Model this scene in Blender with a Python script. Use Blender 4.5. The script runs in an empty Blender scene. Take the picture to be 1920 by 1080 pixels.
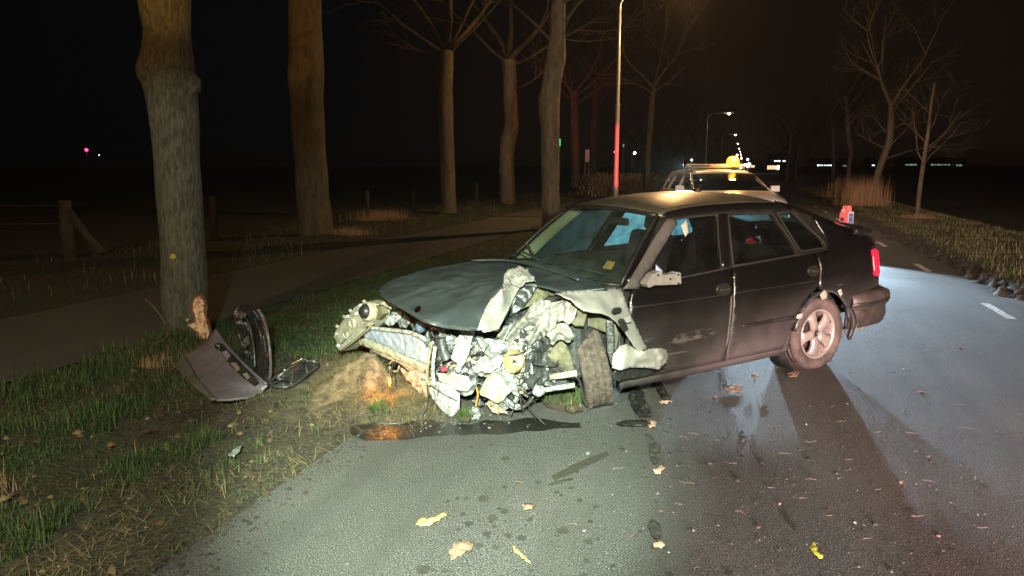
import bpy, bmesh, math, random
import numpy as np
from mathutils import Vector, Matrix, noise
from mathutils.geometry import delaunay_2d_cdt

C = bpy.context.scene.collection
SC = bpy.context.scene
rad = math.radians
PITCH = 0.16436          # camera looks this far down
ROAD = rad(17.19)        # the road runs this far to the right of the view

# ------------------------------------------------------------------ camera
cam_data = bpy.data.cameras.new('camera'); cam = bpy.data.objects.new('camera', cam_data); C.objects.link(cam)
cam.location = (0, 0, 1.7); cam.rotation_euler = (math.pi/2 - PITCH, 0, 0)
cam_data.sensor_width = 36; cam_data.lens = 36*1387/1920; cam_data.clip_start = .05; cam_data.clip_end = 6000
SC.camera = cam
# ------------------------------------------------------------------ world and exposure
W = bpy.data.worlds.new('World'); SC.world = W; W.use_nodes = True
wn = W.node_tree.nodes; bg = wn['Background']; bg.inputs['Strength'].default_value = 1.0
tc = wn.new('ShaderNodeTexCoord'); dt = wn.new('ShaderNodeVectorMath'); dt.operation = 'DOT_PRODUCT'; dt.inputs[1].default_value = (.50, .86, 0); cr = wn.new('ShaderNodeValToRGB')
W.node_tree.links.new(tc.outputs['Generated'], dt.inputs[0]); W.node_tree.links.new(dt.outputs['Value'], cr.inputs[0])
cr.color_ramp.elements[0].color = (.0008, .0009, .0017, 1); cr.color_ramp.elements[0].position = .72    # glow of the town at the end of the road
cr.color_ramp.elements[1].color = (.0066, .0038, .0026, 1); cr.color_ramp.elements[1].position = 1.0
W.node_tree.links.new(cr.outputs[0], bg.inputs[0])
SC.view_settings.view_transform = 'Standard'; SC.view_settings.look = 'None'
SC.view_settings.exposure = 0; SC.view_settings.gamma = 1; SC.view_settings.use_curve_mapping = False
SC.render.engine = 'CYCLES'
SC.cycles.use_denoising = True; SC.cycles.denoiser = 'OPENIMAGEDENOISE'
SC.cycles.max_bounces = 6; SC.cycles.diffuse_bounces = 2; SC.cycles.transparent_max_bounces = 12
SC.cycles.sample_clamp_indirect = 3.0; SC.cycles.caustics_reflective = False; SC.cycles.caustics_refractive = False
# ------------------------------------------------------------------ lights standing behind the photographer
def aim(o, az, el):      # azimuth to the right of the view, elevation
    d = Vector((math.sin(az)*math.cos(el), math.cos(az)*math.cos(el), math.sin(el)))
    o.rotation_euler = d.to_track_quat('-Z', 'Y').to_euler()
def spot(name, loc, az, el, half, blend, watts, col, r=.05):
    l = bpy.data.lights.new(name, 'SPOT'); l.energy = watts; l.color = col; l.spot_size = 2*half; l.spot_blend = blend
    l.shadow_soft_size = r
    o = bpy.data.objects.new(name, l); C.objects.link(o); o.location = loc; aim(o, az, el); return o
def point(name, loc, watts, col, r=.1):
    l = bpy.data.lights.new(name, 'POINT'); l.energy = watts; l.color = col; l.shadow_soft_size = r
    o = bpy.data.objects.new(name, l); C.objects.link(o); o.location = loc; return o
SODIUM = (1.0, .52, .14)
spot('work_light', (-.25, -1.2, 2.9), rad(-14), rad(-35), rad(34), .22, 1450, (.86, 1.0, .82), .04)
spot('work_light_core', (-.05, -.9, 2.6), rad(-3.0), rad(-26), rad(16), .8, 7800, (.82, 1.0, .77), .04)
spot('headlight_beam', (1.0, -5.4, .92), rad(30), rad(-40), rad(45), .07, 14000, (1.0, .68, .70), .05)
spot('added_fill_flood', (2.3, -6.0, 2.5), rad(9), rad(-3), rad(19), .5, 9500, (1.0, .80, .62), .08)  # unseen flood added to brighten the white car, reeds and right hand trees
spot('added_trunk_spot', (2.5, -6.0, 3.2), rad(-23), rad(6.5), rad(8.5), .25, 5200, (1.0, .52, .12), .08)  # added unseen orange spot that colours only the struck tree's upper trunk

# ------------------------------------------------------------------ helpers
def lk(t, a, b): t.links.new(a, b)
def mat(name, col, rough=.6, metal=0.0, col2=None, scale=6, bump=0, bscale=60, emit=None, estr=0, spec=.5, detail=6, rough2=None, lo=.35, hi=.65, coat=0, clean=None):
    m = bpy.data.materials.new(name); m.use_nodes = True; t = m.node_tree; p = t.nodes['Principled BSDF']
    p.inputs['Base Color'].default_value = (*col, 1); p.inputs['Roughness'].default_value = rough; p.inputs['Metallic'].default_value = metal
    p.inputs['Specular IOR Level'].default_value = spec
    if coat: p.inputs['Coat Weight'].default_value = coat
    co = t.nodes.new('ShaderNodeTexCoord')
    if col2 is not None or rough2 is not None:
        n = t.nodes.new('ShaderNodeTexNoise'); n.inputs['Scale'].default_value = scale; n.inputs['Detail'].default_value = detail; n.inputs['Roughness'].default_value = .65
        lk(t, co.outputs['Object'], n.inputs['Vector'])
        mr = t.nodes.new('ShaderNodeMapRange'); mr.inputs[1].default_value = lo; mr.inputs[2].default_value = hi
        lk(t, n.outputs['Fac'], mr.inputs[0])
        if col2 is not None:
            mx = t.nodes.new('ShaderNodeMix'); mx.data_type = 'RGBA'; mx.inputs[6].default_value = (*col, 1); mx.inputs[7].default_value = (*col2, 1)
            lk(t, mr.outputs[0], mx.inputs[0]); lk(t, mx.outputs[2], p.inputs['Base Color'])
        if rough2 is not None:
            m2 = t.nodes.new('ShaderNodeMapRange'); m2.inputs[3].default_value = rough; m2.inputs[4].default_value = rough2
            lk(t, mr.outputs[0], m2.inputs[0]); lk(t, m2.outputs[0], p.inputs['Roughness'])
    if bump:
        n = t.nodes.new('ShaderNodeTexNoise'); n.inputs['Scale'].default_value = bscale; n.inputs['Detail'].default_value = 5
        lk(t, co.outputs['Object'], n.inputs['Vector'])
        b = t.nodes.new('ShaderNodeBump'); b.inputs['Strength'].default_value = bump; b.inputs['Distance'].default_value = .01
        lk(t, n.outputs['Fac'], b.inputs['Height']); lk(t, b.outputs[0], p.inputs['Normal'])
    if emit: p.inputs['Emission Color'].default_value = (*emit, 1); p.inputs['Emission Strength'].default_value = estr
    return m
def glass(name, tint, rough=.03, dirt=0.0, dirtcol=(.5, .5, .5), translucent=0.0, gloss=.06):
    m = bpy.data.materials.new(name); m.use_nodes = True; t = m.node_tree; t.nodes.clear()
    out = t.nodes.new('ShaderNodeOutputMaterial'); tr = t.nodes.new('ShaderNodeBsdfTransparent'); tr.inputs[0].default_value = (*tint, 1)
    gl = t.nodes.new('ShaderNodeBsdfGlossy'); gl.inputs['Roughness'].default_value = rough
    fr = t.nodes.new('ShaderNodeLayerWeight'); fr.inputs[0].default_value = .25
    mr = t.nodes.new('ShaderNodeMapRange'); mr.inputs[3].default_value = gloss; mr.inputs[4].default_value = .7
    lk(t, fr.outputs['Facing'], mr.inputs[0])
    pw = t.nodes.new('ShaderNodeMath'); pw.operation = 'POWER'; pw.inputs[1].default_value = 1.6; lk(t, mr.outputs[0], pw.inputs[0])
    m1 = t.nodes.new('ShaderNodeMixShader'); lk(t, pw.outputs[0], m1.inputs[0]); lk(t, tr.outputs[0], m1.inputs[1]); lk(t, gl.outputs[0], m1.inputs[2])
    last = m1
    co = t.nodes.new('ShaderNodeTexCoord'); n = t.nodes.new('ShaderNodeTexNoise'); n.inputs['Scale'].default_value = 9; n.inputs['Detail'].default_value = 8
    lk(t, co.outputs['Object'], n.inputs['Vector'])
    for w, kind in ((dirt, 'ShaderNodeBsdfDiffuse'), (translucent, 'ShaderNodeBsdfTranslucent')):
        if w > 0:
            d = t.nodes.new(kind); d.inputs[0].default_value = (*dirtcol, 1)
            f = t.nodes.new('ShaderNodeMapRange'); f.inputs[1].default_value = .3; f.inputs[2].default_value = .7; f.inputs[3].default_value = w*.45; f.inputs[4].default_value = min(1, w*1.35)
            lk(t, n.outputs['Fac'], f.inputs[0])
            mm = t.nodes.new('ShaderNodeMixShader'); lk(t, f.outputs[0], mm.inputs[0]); lk(t, last.outputs[0], mm.inputs[1]); lk(t, d.outputs[0], mm.inputs[2]); last = mm
    lk(t, last.outputs[0], out.inputs[0]); return m

def emp(name, loc=(0, 0, 0), rot=(0, 0, 0)):
    o = bpy.data.objects.new(name, None); C.objects.link(o); o.location = loc; o.rotation_euler = rot; return o
def tag(o, label=None, cat=None, group=None, kind=None):
    if label: o['label'] = label
    if cat: o['category'] = cat
    if group: o['group'] = group
    if kind: o['kind'] = kind
    return o
def mk(name, v, f, m, parent=None, smooth=True):
    me = bpy.data.meshes.new(name); me.from_pydata([tuple(p) for p in v], [], f); me.update()
    if smooth: me.polygons.foreach_set('use_smooth', [True]*len(me.polygons))
    if m: me.materials.append(m)
    o = bpy.data.objects.new(name, me); C.objects.link(o)
    if parent: o.parent = parent
    return o
def mk_np(name, V, F, m, parent=None, smooth=False, tone=None):
    """V (n,3); F (m,k) one face size; tone = per-vertex value"""
    me = bpy.data.meshes.new(name); n, k = F.shape
    me.vertices.add(len(V)); me.vertices.foreach_set('co', np.ascontiguousarray(V, dtype=np.float32).ravel())
    me.loops.add(n*k); me.loops.foreach_set('vertex_index', F.astype(np.int32).ravel())
    me.polygons.add(n); me.polygons.foreach_set('loop_start', np.arange(0, n*k, k, dtype=np.int32)); me.polygons.foreach_set('loop_total', np.full(n, k, dtype=np.int32))
    if smooth: me.polygons.foreach_set('use_smooth', np.ones(n, dtype=bool))
    me.update(calc_edges=True)
    if tone is not None:
        a = me.attributes.new('tone', 'FLOAT', 'POINT'); a.data.foreach_set('value', np.asarray(tone, dtype=np.float32))
    me.materials.append(m); o = bpy.data.objects.new(name, me); C.objects.link(o)
    if parent: o.parent = parent
    return o
def bevel(o, w, seg=2):
    b = o.modifiers.new('bevel', 'BEVEL'); b.width = w; b.segments = seg; b.limit_method = 'ANGLE'; b.angle_limit = rad(35); return o
def solid(o, t, off=-1):
    s = o.modifiers.new('solidify', 'SOLIDIFY'); s.thickness = t; s.offset = off; return o
def box(name, c, s, m, parent=None, rot=None, bev=0):
    x, y, z = s[0]/2, s[1]/2, s[2]/2
    v = [Vector((a*x, b*y, d*z)) for a in (-1, 1) for b in (-1, 1) for d in (-1, 1)]
    if rot: R = Matrix.Rotation(rot[2], 3, 'Z') @ Matrix.Rotation(rot[1], 3, 'Y') @ Matrix.Rotation(rot[0], 3, 'X'); v = [R @ p for p in v]
    v = [p + Vector(c) for p in v]
    f = [(0, 1, 3, 2), (4, 6, 7, 5), (0, 4, 5, 1), (2, 3, 7, 6), (0, 2, 6, 4), (1, 5, 7, 3)]
    o = mk(name, v, f, m, parent, False)
    if bev: bevel(o, bev)
    return o
def tube_data(pts, rr, seg=8, cap=True, jit=0, seed=0, vs=None, fs=None, squash=1):
    pts = [Vector(p) for p in pts]; n = len(pts)
    if not hasattr(rr, '__len__'): rr = [rr]*n
    v = vs if vs is not None else []; f = fs if fs is not None else []
    base = len(v); up = Vector((0, 0, 1)); prev = None
    for i, p in enumerate(pts):
        d = (pts[min(i+1, n-1)] - pts[max(i-1, 0)]).normalized()
        if prev is None:
            a = d.cross(up) if abs(d.z) < .95 else d.cross(Vector((1, 0, 0)))
        else: a = prev - d*prev.dot(d)
        a.normalize(); b = d.cross(a); prev = a
        for k in range(seg):
            t = 2*math.pi*k/seg; r = rr[i]
            q = a*math.cos(t) + b*math.sin(t)*squash
            if jit: r *= 1 + jit*noise.noise(Vector((p.x*1.5, p.y*1.5, p.z*1.5 + seed*9)) + q*1.2)
            v.append(p + q*r)
    for i in range(n-1):
        for k in range(seg):
            a0 = base + i*seg + k; a1 = base + i*seg + (k+1) % seg
            f.append((a0, a1, a1+seg, a0+seg))
    if cap:
        f.append(tuple(base+k for k in range(seg))[::-1]); f.append(tuple(base+(n-1)*seg+k for k in range(seg)))
    return v, f
def tube(name, pts, rr, m, parent=None, seg=8, **k):
    v, f = tube_data(pts, rr, seg, **k); return mk(name, v, f, m, parent)
def spline(pts, n=8):
    P = [Vector(p) for p in pts]; out = []
    for i in range(len(P)-1):
        p0, p1, p2, p3 = P[max(i-1, 0)], P[i], P[i+1], P[min(i+2, len(P)-1)]
        for k in range(n):
            t = k/n; out.append(.5*((2*p1)+(p2-p0)*t+(2*p0-5*p1+4*p2-p3)*t*t+(3*p1-p0-3*p2+p3)*t**3))
    out.append(P[-1]); return out
def lathe(name, prof, m, parent=None, seg=40, M=None, closed=False):
    """prof: list of (radius, axial); axis = local X"""
    v = []; f = []
    for r, a in prof:
        for k in range(seg):
            t = 2*math.pi*k/seg; v.append(Vector((a, r*math.cos(t), r*math.sin(t))))
    n = len(prof)
    for i in range(n if closed else n-1):
        for k in range(seg):
            j = (i+1) % n; f.append((i*seg+k, i*seg+(k+1) % seg, j*seg+(k+1) % seg, j*seg+k))
    if M: v = [M @ p for p in v]
    return mk(name, v, f, m, parent)
def inside(x, y, P):
    c = False; n = len(P); j = n-1
    for i in range(n):
        if (P[i][1] > y) != (P[j][1] > y) and x < (P[j][0]-P[i][0])*(y-P[i][1])/(P[j][1]-P[i][1])+P[i][0]: c = not c
        j = i
    return c
def tri2d(outline, res, holes=(), extra=()):
    def dens(P):
        o = []
        for i in range(len(P)):
            a, b = Vector(P[i]), Vector(P[(i+1) % len(P)]); n = max(1, int((b-a).length/res+.5))
            for k in range(n): o.append(a+(b-a)*(k/n))
        return o
    loops = [dens(outline)] + [dens(h) for h in holes]
    V = []; E = []
    for L in loops:
        b = len(V); V += L; E += [(b+i, b+(i+1) % len(L)) for i in range(len(L))]
    xs = [p[0] for p in outline]; ys = [p[1] for p in outline]
    nb = len(V); B = np.array([tuple(p) for p in V])
    r = random.Random(5)
    nx = int((max(xs)-min(xs))/res)+1; ny = int((max(ys)-min(ys))/(res*.87))+1
    for j in range(ny+1):
        for i in range(nx+1):
            x = min(xs)+(i+.5*(j % 2))*res+r.uniform(-.08, .08)*res; y = min(ys)+j*res*.87+r.uniform(-.08, .08)*res
            if inside(x, y, outline) and not any(inside(x, y, h) for h in holes):
                if np.min((B[:, 0]-x)**2+(B[:, 1]-y)**2) > (.45*res)**2: V.append(Vector((x, y)))
    for p in extra:
        if inside(p[0], p[1], outline) and not any(inside(p[0], p[1], h) for h in holes): V.append(Vector(p))
    r_ = delaunay_2d_cdt(V, E, [], 1, 1e-5)
    vv, ff = r_[0], r_[2]; out = []
    for t in ff:
        cx = sum(vv[i].x for i in t)/len(t); cy = sum(vv[i].y for i in t)/len(t)
        if inside(cx, cy, outline) and not any(inside(cx, cy, h) for h in holes): out.append(tuple(t))
    return vv, out
def foldv(p, s, seed=0, octv=3):
    q = Vector(p)*s + Vector((seed*3.1, seed*1.7, seed*5.3)); q = q + noise.noise_vector(q*.55)*1.1
    v = 0; a = 1
    for k in range(octv):
        v += a*(1.7*abs(noise.noise(q))-1.7*abs(noise.noise(q+Vector((9.1, 4.2, 2.3))))); q = q*1.9+Vector((5.2, 1.3, 8.1)); a *= .5
    return v
def sheet(name, outline, m, parent=None, res=.02, amp=0.0, scale=8, thick=.004, seed=0, edge=.5, bulge=0.0, smooth=True, stretch=None, flip=False, an=None, fine=.35):
    """a thin skin through a 3D outline, dented with sharp folds"""
    P = np.array(outline, dtype=float); c = P.mean(0); u, s_, vt = np.linalg.svd(P-c)
    e1, e2, nrm = vt[0], vt[1], vt[2]
    if nrm @ np.array([.6, .6, .5]) < 0: nrm = -nrm; e2 = -e2
    if flip: nrm = -nrm
    Q = [(float((p-c) @ e1), float((p-c) @ e2)) for p in P]; off = (P-c) @ nrm
    vv, ff = tri2d(Q, res); QA = np.array(Q)
    # boundary samples for the offset and distance
    bs = []; bo = []
    for i in range(len(Q)):
        a, b = QA[i], QA[(i+1) % len(Q)]; n = max(2, int(np.hypot(*(b-a))/.03))
        for k in range(n): bs.append(a+(b-a)*k/n); bo.append(off[i]+(off[(i+1) % len(Q)]-off[i])*k/n)
    bs = np.array(bs); bo = np.array(bo); size = max(np.ptp(QA[:, 0]), np.ptp(QA[:, 1]))
    V = []
    for p in vv:
        d2 = (bs[:, 0]-p.x)**2+(bs[:, 1]-p.y)**2+1e-6; w = 1/d2**1.2; o = float((w*bo).sum()/w.sum()); de = math.sqrt(d2.min())
        P3 = c+e1*p.x+e2*p.y
        k = edge+(1-edge)*min(1, de/(.15*size+1e-6))
        h = o + bulge*(1-math.exp(-de/(.25*size)))
        if amp:
            if an:
                ca_, sa_ = math.cos(an[0]), math.sin(an[0]); xx = (p.x*ca_+p.y*sa_)*an[1]; yy = -p.x*sa_+p.y*ca_
                q = Vector((xx+seed*1.3, yy, seed*.7))
            else: q = Vector(P3)
            if stretch: q = Vector((q.x*stretch[0], q.y*stretch[1], q.z*stretch[2]))
            h += amp*k*(foldv(q, scale, seed)+fine*foldv(q, scale*2.7, seed+9, 2))
            jx = noise.noise_vector(q*scale*.8+Vector((seed, 3, 1)))
            P3 = P3+e1*jx.x*amp*.5+e2*jx.y*amp*.5
        V.append(tuple(P3+nrm*h))
    if ff:
        a, b, d = (Vector(V[i]) for i in ff[0][:3])
        if (b-a).cross(d-a) @ Vector(nrm) < 0: ff = [t[::-1] for t in ff]
    o = mk(name, V, ff, m, parent, smooth)
    if thick: solid(o, thick)
    return o
def slab(name, outline, depth, m, parent=None, bev=.006, direction=None):
    """a polygon given by 3D points, extruded away from the viewer by depth"""
    P = [Vector(p) for p in outline]; c = sum(P, Vector())/len(P)
    u, s_, vt = np.linalg.svd(np.array([tuple(p-c) for p in P])); n = Vector(vt[2])
    if direction: d = Vector(direction).normalized()
    else:
        d = -n if n @ Vector((.6, .6, .5)) > 0 else n
    k = len(P); V = P+[p+d*depth for p in P]
    f = [tuple(range(k)), tuple(range(2*k-1, k-1, -1))]+[(i, (i+1) % k, k+(i+1) % k, k+i) for i in range(k)]
    o = mk(name, V, f, m, parent, False)
    bm = bmesh.new(); bm.from_mesh(o.data); bmesh.ops.recalc_face_normals(bm, faces=bm.faces); bm.to_mesh(o.data); bm.free()
    if bev: bevel(o, bev)
    return o

# ------------------------------------------------------------------ materials
M = {}
M['bark'] = mat('bark', (.15, .12, .08), .9, 0, (.06, .052, .035), 7, .9, 45)
M['bark_mossy'] = mat('bark_mossy', (.088, .083, .064), .95, 0, (.034, .034, .025), 26, 1.0, 34, detail=14, lo=.40, hi=.62)
M['bark_dark'] = mat('bark_dark', (.075, .058, .038), .9, 0, (.035, .028, .02), 5, .6, 30)
for k_ in ('bark', 'bark_mossy', 'bark_dark'):
    t_ = M[k_].node_tree; mp_ = t_.nodes.new('ShaderNodeMapping'); mp_.inputs['Scale'].default_value = (1.3, 1.3, .38)
    co_ = [n for n in t_.nodes if n.type == 'TEX_COORD'][0]; t_.links.new(co_.outputs['Object'], mp_.inputs[0])
    for n_ in t_.nodes:
        if n_.type == 'TEX_NOISE': t_.links.new(mp_.outputs[0], n_.inputs['Vector'])
        if n_.type == 'BUMP': n_.inputs['Distance'].default_value = .03
M['raw_wood'] = mat('raw_wood', (.70, .45, .29), .85, 0, (.30, .11, .04), 26, 1.0, 70, lo=.46, hi=.62)
M['soil'] = mat('soil', (.022, .015, .010), .95, 0, (.05, .035, .022), 14, .8, 50)
M['metal'] = mat('bare_metal', (.42, .43, .43), .32, .6, (.17, .18, .185), 26, .35, 120, rough2=.55)
M['lit_scraped'] = mat('scraped_lit_paint', (.50, .47, .445), .28, .40, (.36, .335, .31), 9, .12, 90, rough2=.5)  # wing's dark paint lightened where light strikes it, with scrapes mixed in
M['primer'] = mat('pale_primer', (.42, .44, .44), .45, .1, (.15, .145, .13), 24, .4, 70, lo=.42, hi=.62)
M['blue_alu'] = mat('bluish_aluminium', (.40, .45, .56), .5, .2, (.22, .25, .32), 20, .3, 60)
M['cream'] = mat('cream_plastic', (.38, .365, .29), .42, 0, (.20, .18, .13), 18, .25, 50, lo=.42, hi=.66)
M['earth_tan'] = mat('tan_earth', (.20, .14, .085), .95, 0, (.075, .05, .03), 11, 1.0, 45, lo=.42, hi=.6)
M['tank'] = mat('milky_plastic', (.33, .37, .31), .4, 0, (.22, .20, .13), 12, .15, 50, lo=.42, hi=.6)
M['crumple'] = mat('crushed_lit_paint', (.42, .40, .365), .36, .40, (.19, .18, .16), 16, .25, 90, rough2=.5)  # the same light-struck tone for crushed wing parts
M['haze_glass'] = glass('lightly_fogged_glass', (.35, .50, .50), .05, .02, (.3, .5, .55), .16, .02)
M['rust'] = mat('rusty_steel', (.20, .10, .05), .8, .2, (.42, .36, .28), 20, .5, 70)
M['steel_dark'] = mat('dark_steel', (.045, .048, .05), .42, .6, (.15, .155, .155), 24, .5, 60)
M['black'] = mat('black_plastic', (.012, .012, .012), .42, 0, (.03, .028, .026), 12, .15, 80)
M['rubber'] = mat('rubber', (.018, .017, .016), .75, 0, (.035, .03, .028), 10, .4, 120)
M['mud_tyre'] = mat('muddy_tyre', (.12, .09, .075), .95, 0, (.045, .035, .03), 26, 1.0, 45, lo=.36, hi=.64)
M['olive'] = mat('olive_liner', (.15, .14, .085), .75, 0, (.075, .065, .04), 9, .5, 40)
M['blue_plastic'] = mat('blue_plastic', (.10, .14, .25), .5, 0, (.05, .07, .12), 12)
M['red_plastic'] = mat('red_plastic', (.5, .03, .05), .4)
M['orange_wire'] = mat('orange_wire', (.6, .22, .04), .5)
M['copper'] = mat('bronze_strip', (.30, .20, .11), .4, .5, (.5, .45, .36), 14)
M['alloy'] = mat('dusty_alloy', (.24, .22, .21), .45, .35, (.40, .33, .29), 8, .1, 60)
M['seat'] = mat('seat_cloth', (.018, .016, .016), .9, 0, (.012, .011, .011), 20)
M['dash'] = mat('dashboard', (.035, .04, .036), .7, 0, None, bump=.2)
M['trim'] = mat('grey_pillar_trim', (.13, .115, .11), .6, 0, (.10, .09, .085), 5)
M['pale_trim'] = mat('pale_headlining', (.42, .44, .33), .9)
M['white'] = mat('white_plastic', (.38, .355, .34), .55, 0, (.27, .25, .24), 14)
M['wglass'] = glass('windscreen_glass', (.62, .72, .66), .02, .05, (.35, .42, .38), 0, .02)
M['sglass'] = glass('side_glass', (.48, .56, .56), .03, .02, (.3, .28, .26), 0, .02)
M['fglass'] = glass('fogged_glass', (.30, .55, .62), .05, .02, (.42, .80, .92), .88, .02)
M['chip_and_shadow'] = mat('dark_chip_and_shadow', (.02, .018, .017), .8, 0, (.05, .045, .04), 30)  # dark tone for real crumbs and for the painted leaf shadows
M['chrome'] = mat('chrome', (.8, .8, .8), .15, 1)

# ================================================================== THE GROUND (built in road coordinates: x = to the right of the road, y = along it)
cR, sR = math.cos(ROAD), math.sin(ROAD)
def W2(s, t, z=0): return (s*cR+t*sR, -s*sR+t*cR, z)
def ST(x, y): return (x*cR-y*sR, x*sR+y*cR)
def nz(x, y, z=0): return noise.noise(Vector((x, y, z)))
def sm(a, b, x): k = min(1, max(0, (x-a)/(b-a))); return k*k*(3-2*k)
MOUND = [(-2.60, 4.85, .36, .08), (-2.98, 5.45, .40, .08), (-2.2, 4.55, .30, .07), (-4.95, 5.45, .42, .13), (-1.55, 5.0, .28, .05)]
def ground_z(s, t):
    if -2.28 < s < 3.60 or -7.88 < s < -5.52:
        z = -.05
        for a, b, r, h in MOUND:
            d = math.hypot(s-a, t-b)/r
            if d < 2.2 and s < -1.2: z += (h+.055)*math.exp(-d*d*1.6)
        return z
    if s >= 3.60:
        e = sm(3.60, 3.75, s)
        z = -.03+.07*e+.035*e*nz(s*3, t*3)+.05*e*max(0, nz(s*1.6, t*1.1, 4))
        z -= .75*sm(6.2, 8.6, s)-.35*sm(9, 12, s)
        return z
    if s > -5.52:
        e = sm(-2.28, -2.42, s)*sm(-5.52, -5.4, s)
        z = -.03+e*(.045+.03*nz(s*2.2, t*2.2)+.018*nz(s*7, t*7))
        rut = math.exp(-((s+3.62+.12*nz(t*.8, 2))/.16)**2)*(1-sm(5.0, 6.0, t))
        z -= .06*rut
        cr = math.exp(-((s+2.80+.05*nz(t*3, 7))/.018)**2)*(1-sm(4.2, 4.8, t)); z -= .035*cr
        for a, b, r, h in MOUND:
            d = math.hypot(s-a, t-b)/r
            if d < 2.2: z += h*math.exp(-d*d*1.6)*(1+.35*nz(s*9, t*9, 3))
        return z
    e = sm(-7.88, -8.2, s)
    return -.03+e*(.04+.05*nz(s*1.3, t*1.3)+.03*nz(s*4, t*4))-.25*sm(-11, -14, s)
def lines(spec):
    o = []
    for a, b, st in spec:
        n = max(1, int(round((b-a)/st))); o += [a+(b-a)*k/n for k in range(n)]
    o.append(spec[-1][1]); return o
SL = lines([(-1800, -400, 700), (-400, -100, 100), (-100, -30, 14), (-30, -14, 1.6), (-14, -8, .22), (-8, -5.6, .3), (-5.6, -2.2, .055), (-2.2, -1.2, .08), (-1.2, 3.4, .6), (3.4, 9, .14), (9, 14, .7), (14, 50, 6), (50, 300, 60), (300, 1800, 500)])
TL = lines([(-300, -20, 40), (-20, 0, .6), (0, 9, .065), (9, 24, .16), (24, 60, .5), (60, 200, 6), (200, 3500, 300)])
V = [(s, t, ground_z(s, t)) for t in TL for s in SL]
nS = len(SL); F = [(j*nS+i, j*nS+i+1, (j+1)*nS+i+1, (j+1)*nS+i) for j in range(len(TL)-1) for i in range(nS-1)]
def ground_mat():
    m = mat('earth_and_turf', (.020, .014, .010), .95, 0, None, bump=1.0, bscale=38); t = m.node_tree; p = t.nodes['Principled BSDF']
    co = t.nodes.new('ShaderNodeTexCoord')
    def nn(sc, d=8):
        n = t.nodes.new('ShaderNodeTexNoise'); n.inputs['Scale'].default_value = sc; n.inputs['Detail'].default_value = d; lk(t, co.outputs['Object'], n.inputs['Vector']); return n
    def mix(a, b, f):
        x = t.nodes.new('ShaderNodeMix'); x.data_type = 'RGBA'
        for i, q in ((6, a), (7, b)):
            if isinstance(q, tuple): x.inputs[i].default_value = (*q, 1)
            else: lk(t, q, x.inputs[i])
        lk(t, f, x.inputs[0]); return x.outputs[2]
    def rng(n, a, b):
        r = t.nodes.new('ShaderNodeMapRange'); r.inputs[1].default_value = a; r.inputs[2].default_value = b; lk(t, n.outputs[0], r.inputs[0]); return r.outputs[0]
    c = mix((.020, .014, .010), (.055, .042, .028), rng(nn(9), .4, .65))
    c = mix(c, (.022, .034, .012), rng(nn(1.1), .42, .6))
    c = mix(c, (.13, .10, .06), rng(nn(70, 3), .56, .72)); c = mix(c, (.006, .005, .004), rng(nn(33, 5), .55, .66))
    mp = t.nodes.new('ShaderNodeVectorMath'); mp.operation = 'DISTANCE'; mp.inputs[1].default_value = (-2.7, 5.0, .1); lk(t, co.outputs['Object'], mp.inputs[0])
    tan_ = t.nodes.new('ShaderNodeMapRange'); tan_.inputs[1].default_value = 1.0; tan_.inputs[2].default_value = .45; lk(t, mp.outputs['Value'], tan_.inputs[0])
    mu = t.nodes.new('ShaderNodeMath'); mu.operation = 'MULTIPLY'; lk(t, tan_.outputs[0], mu.inputs[0]); lk(t, rng(nn(6), .35, .6), mu.inputs[1])
    c = mix(c, (.17, .13, .085), mu.outputs[0])
    lk(t, c, p.inputs['Base Color']); return m
g = mk('ground', V, F, ground_mat()); g.rotation_euler.z = -ROAD; tag(g, kind='structure')

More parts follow.
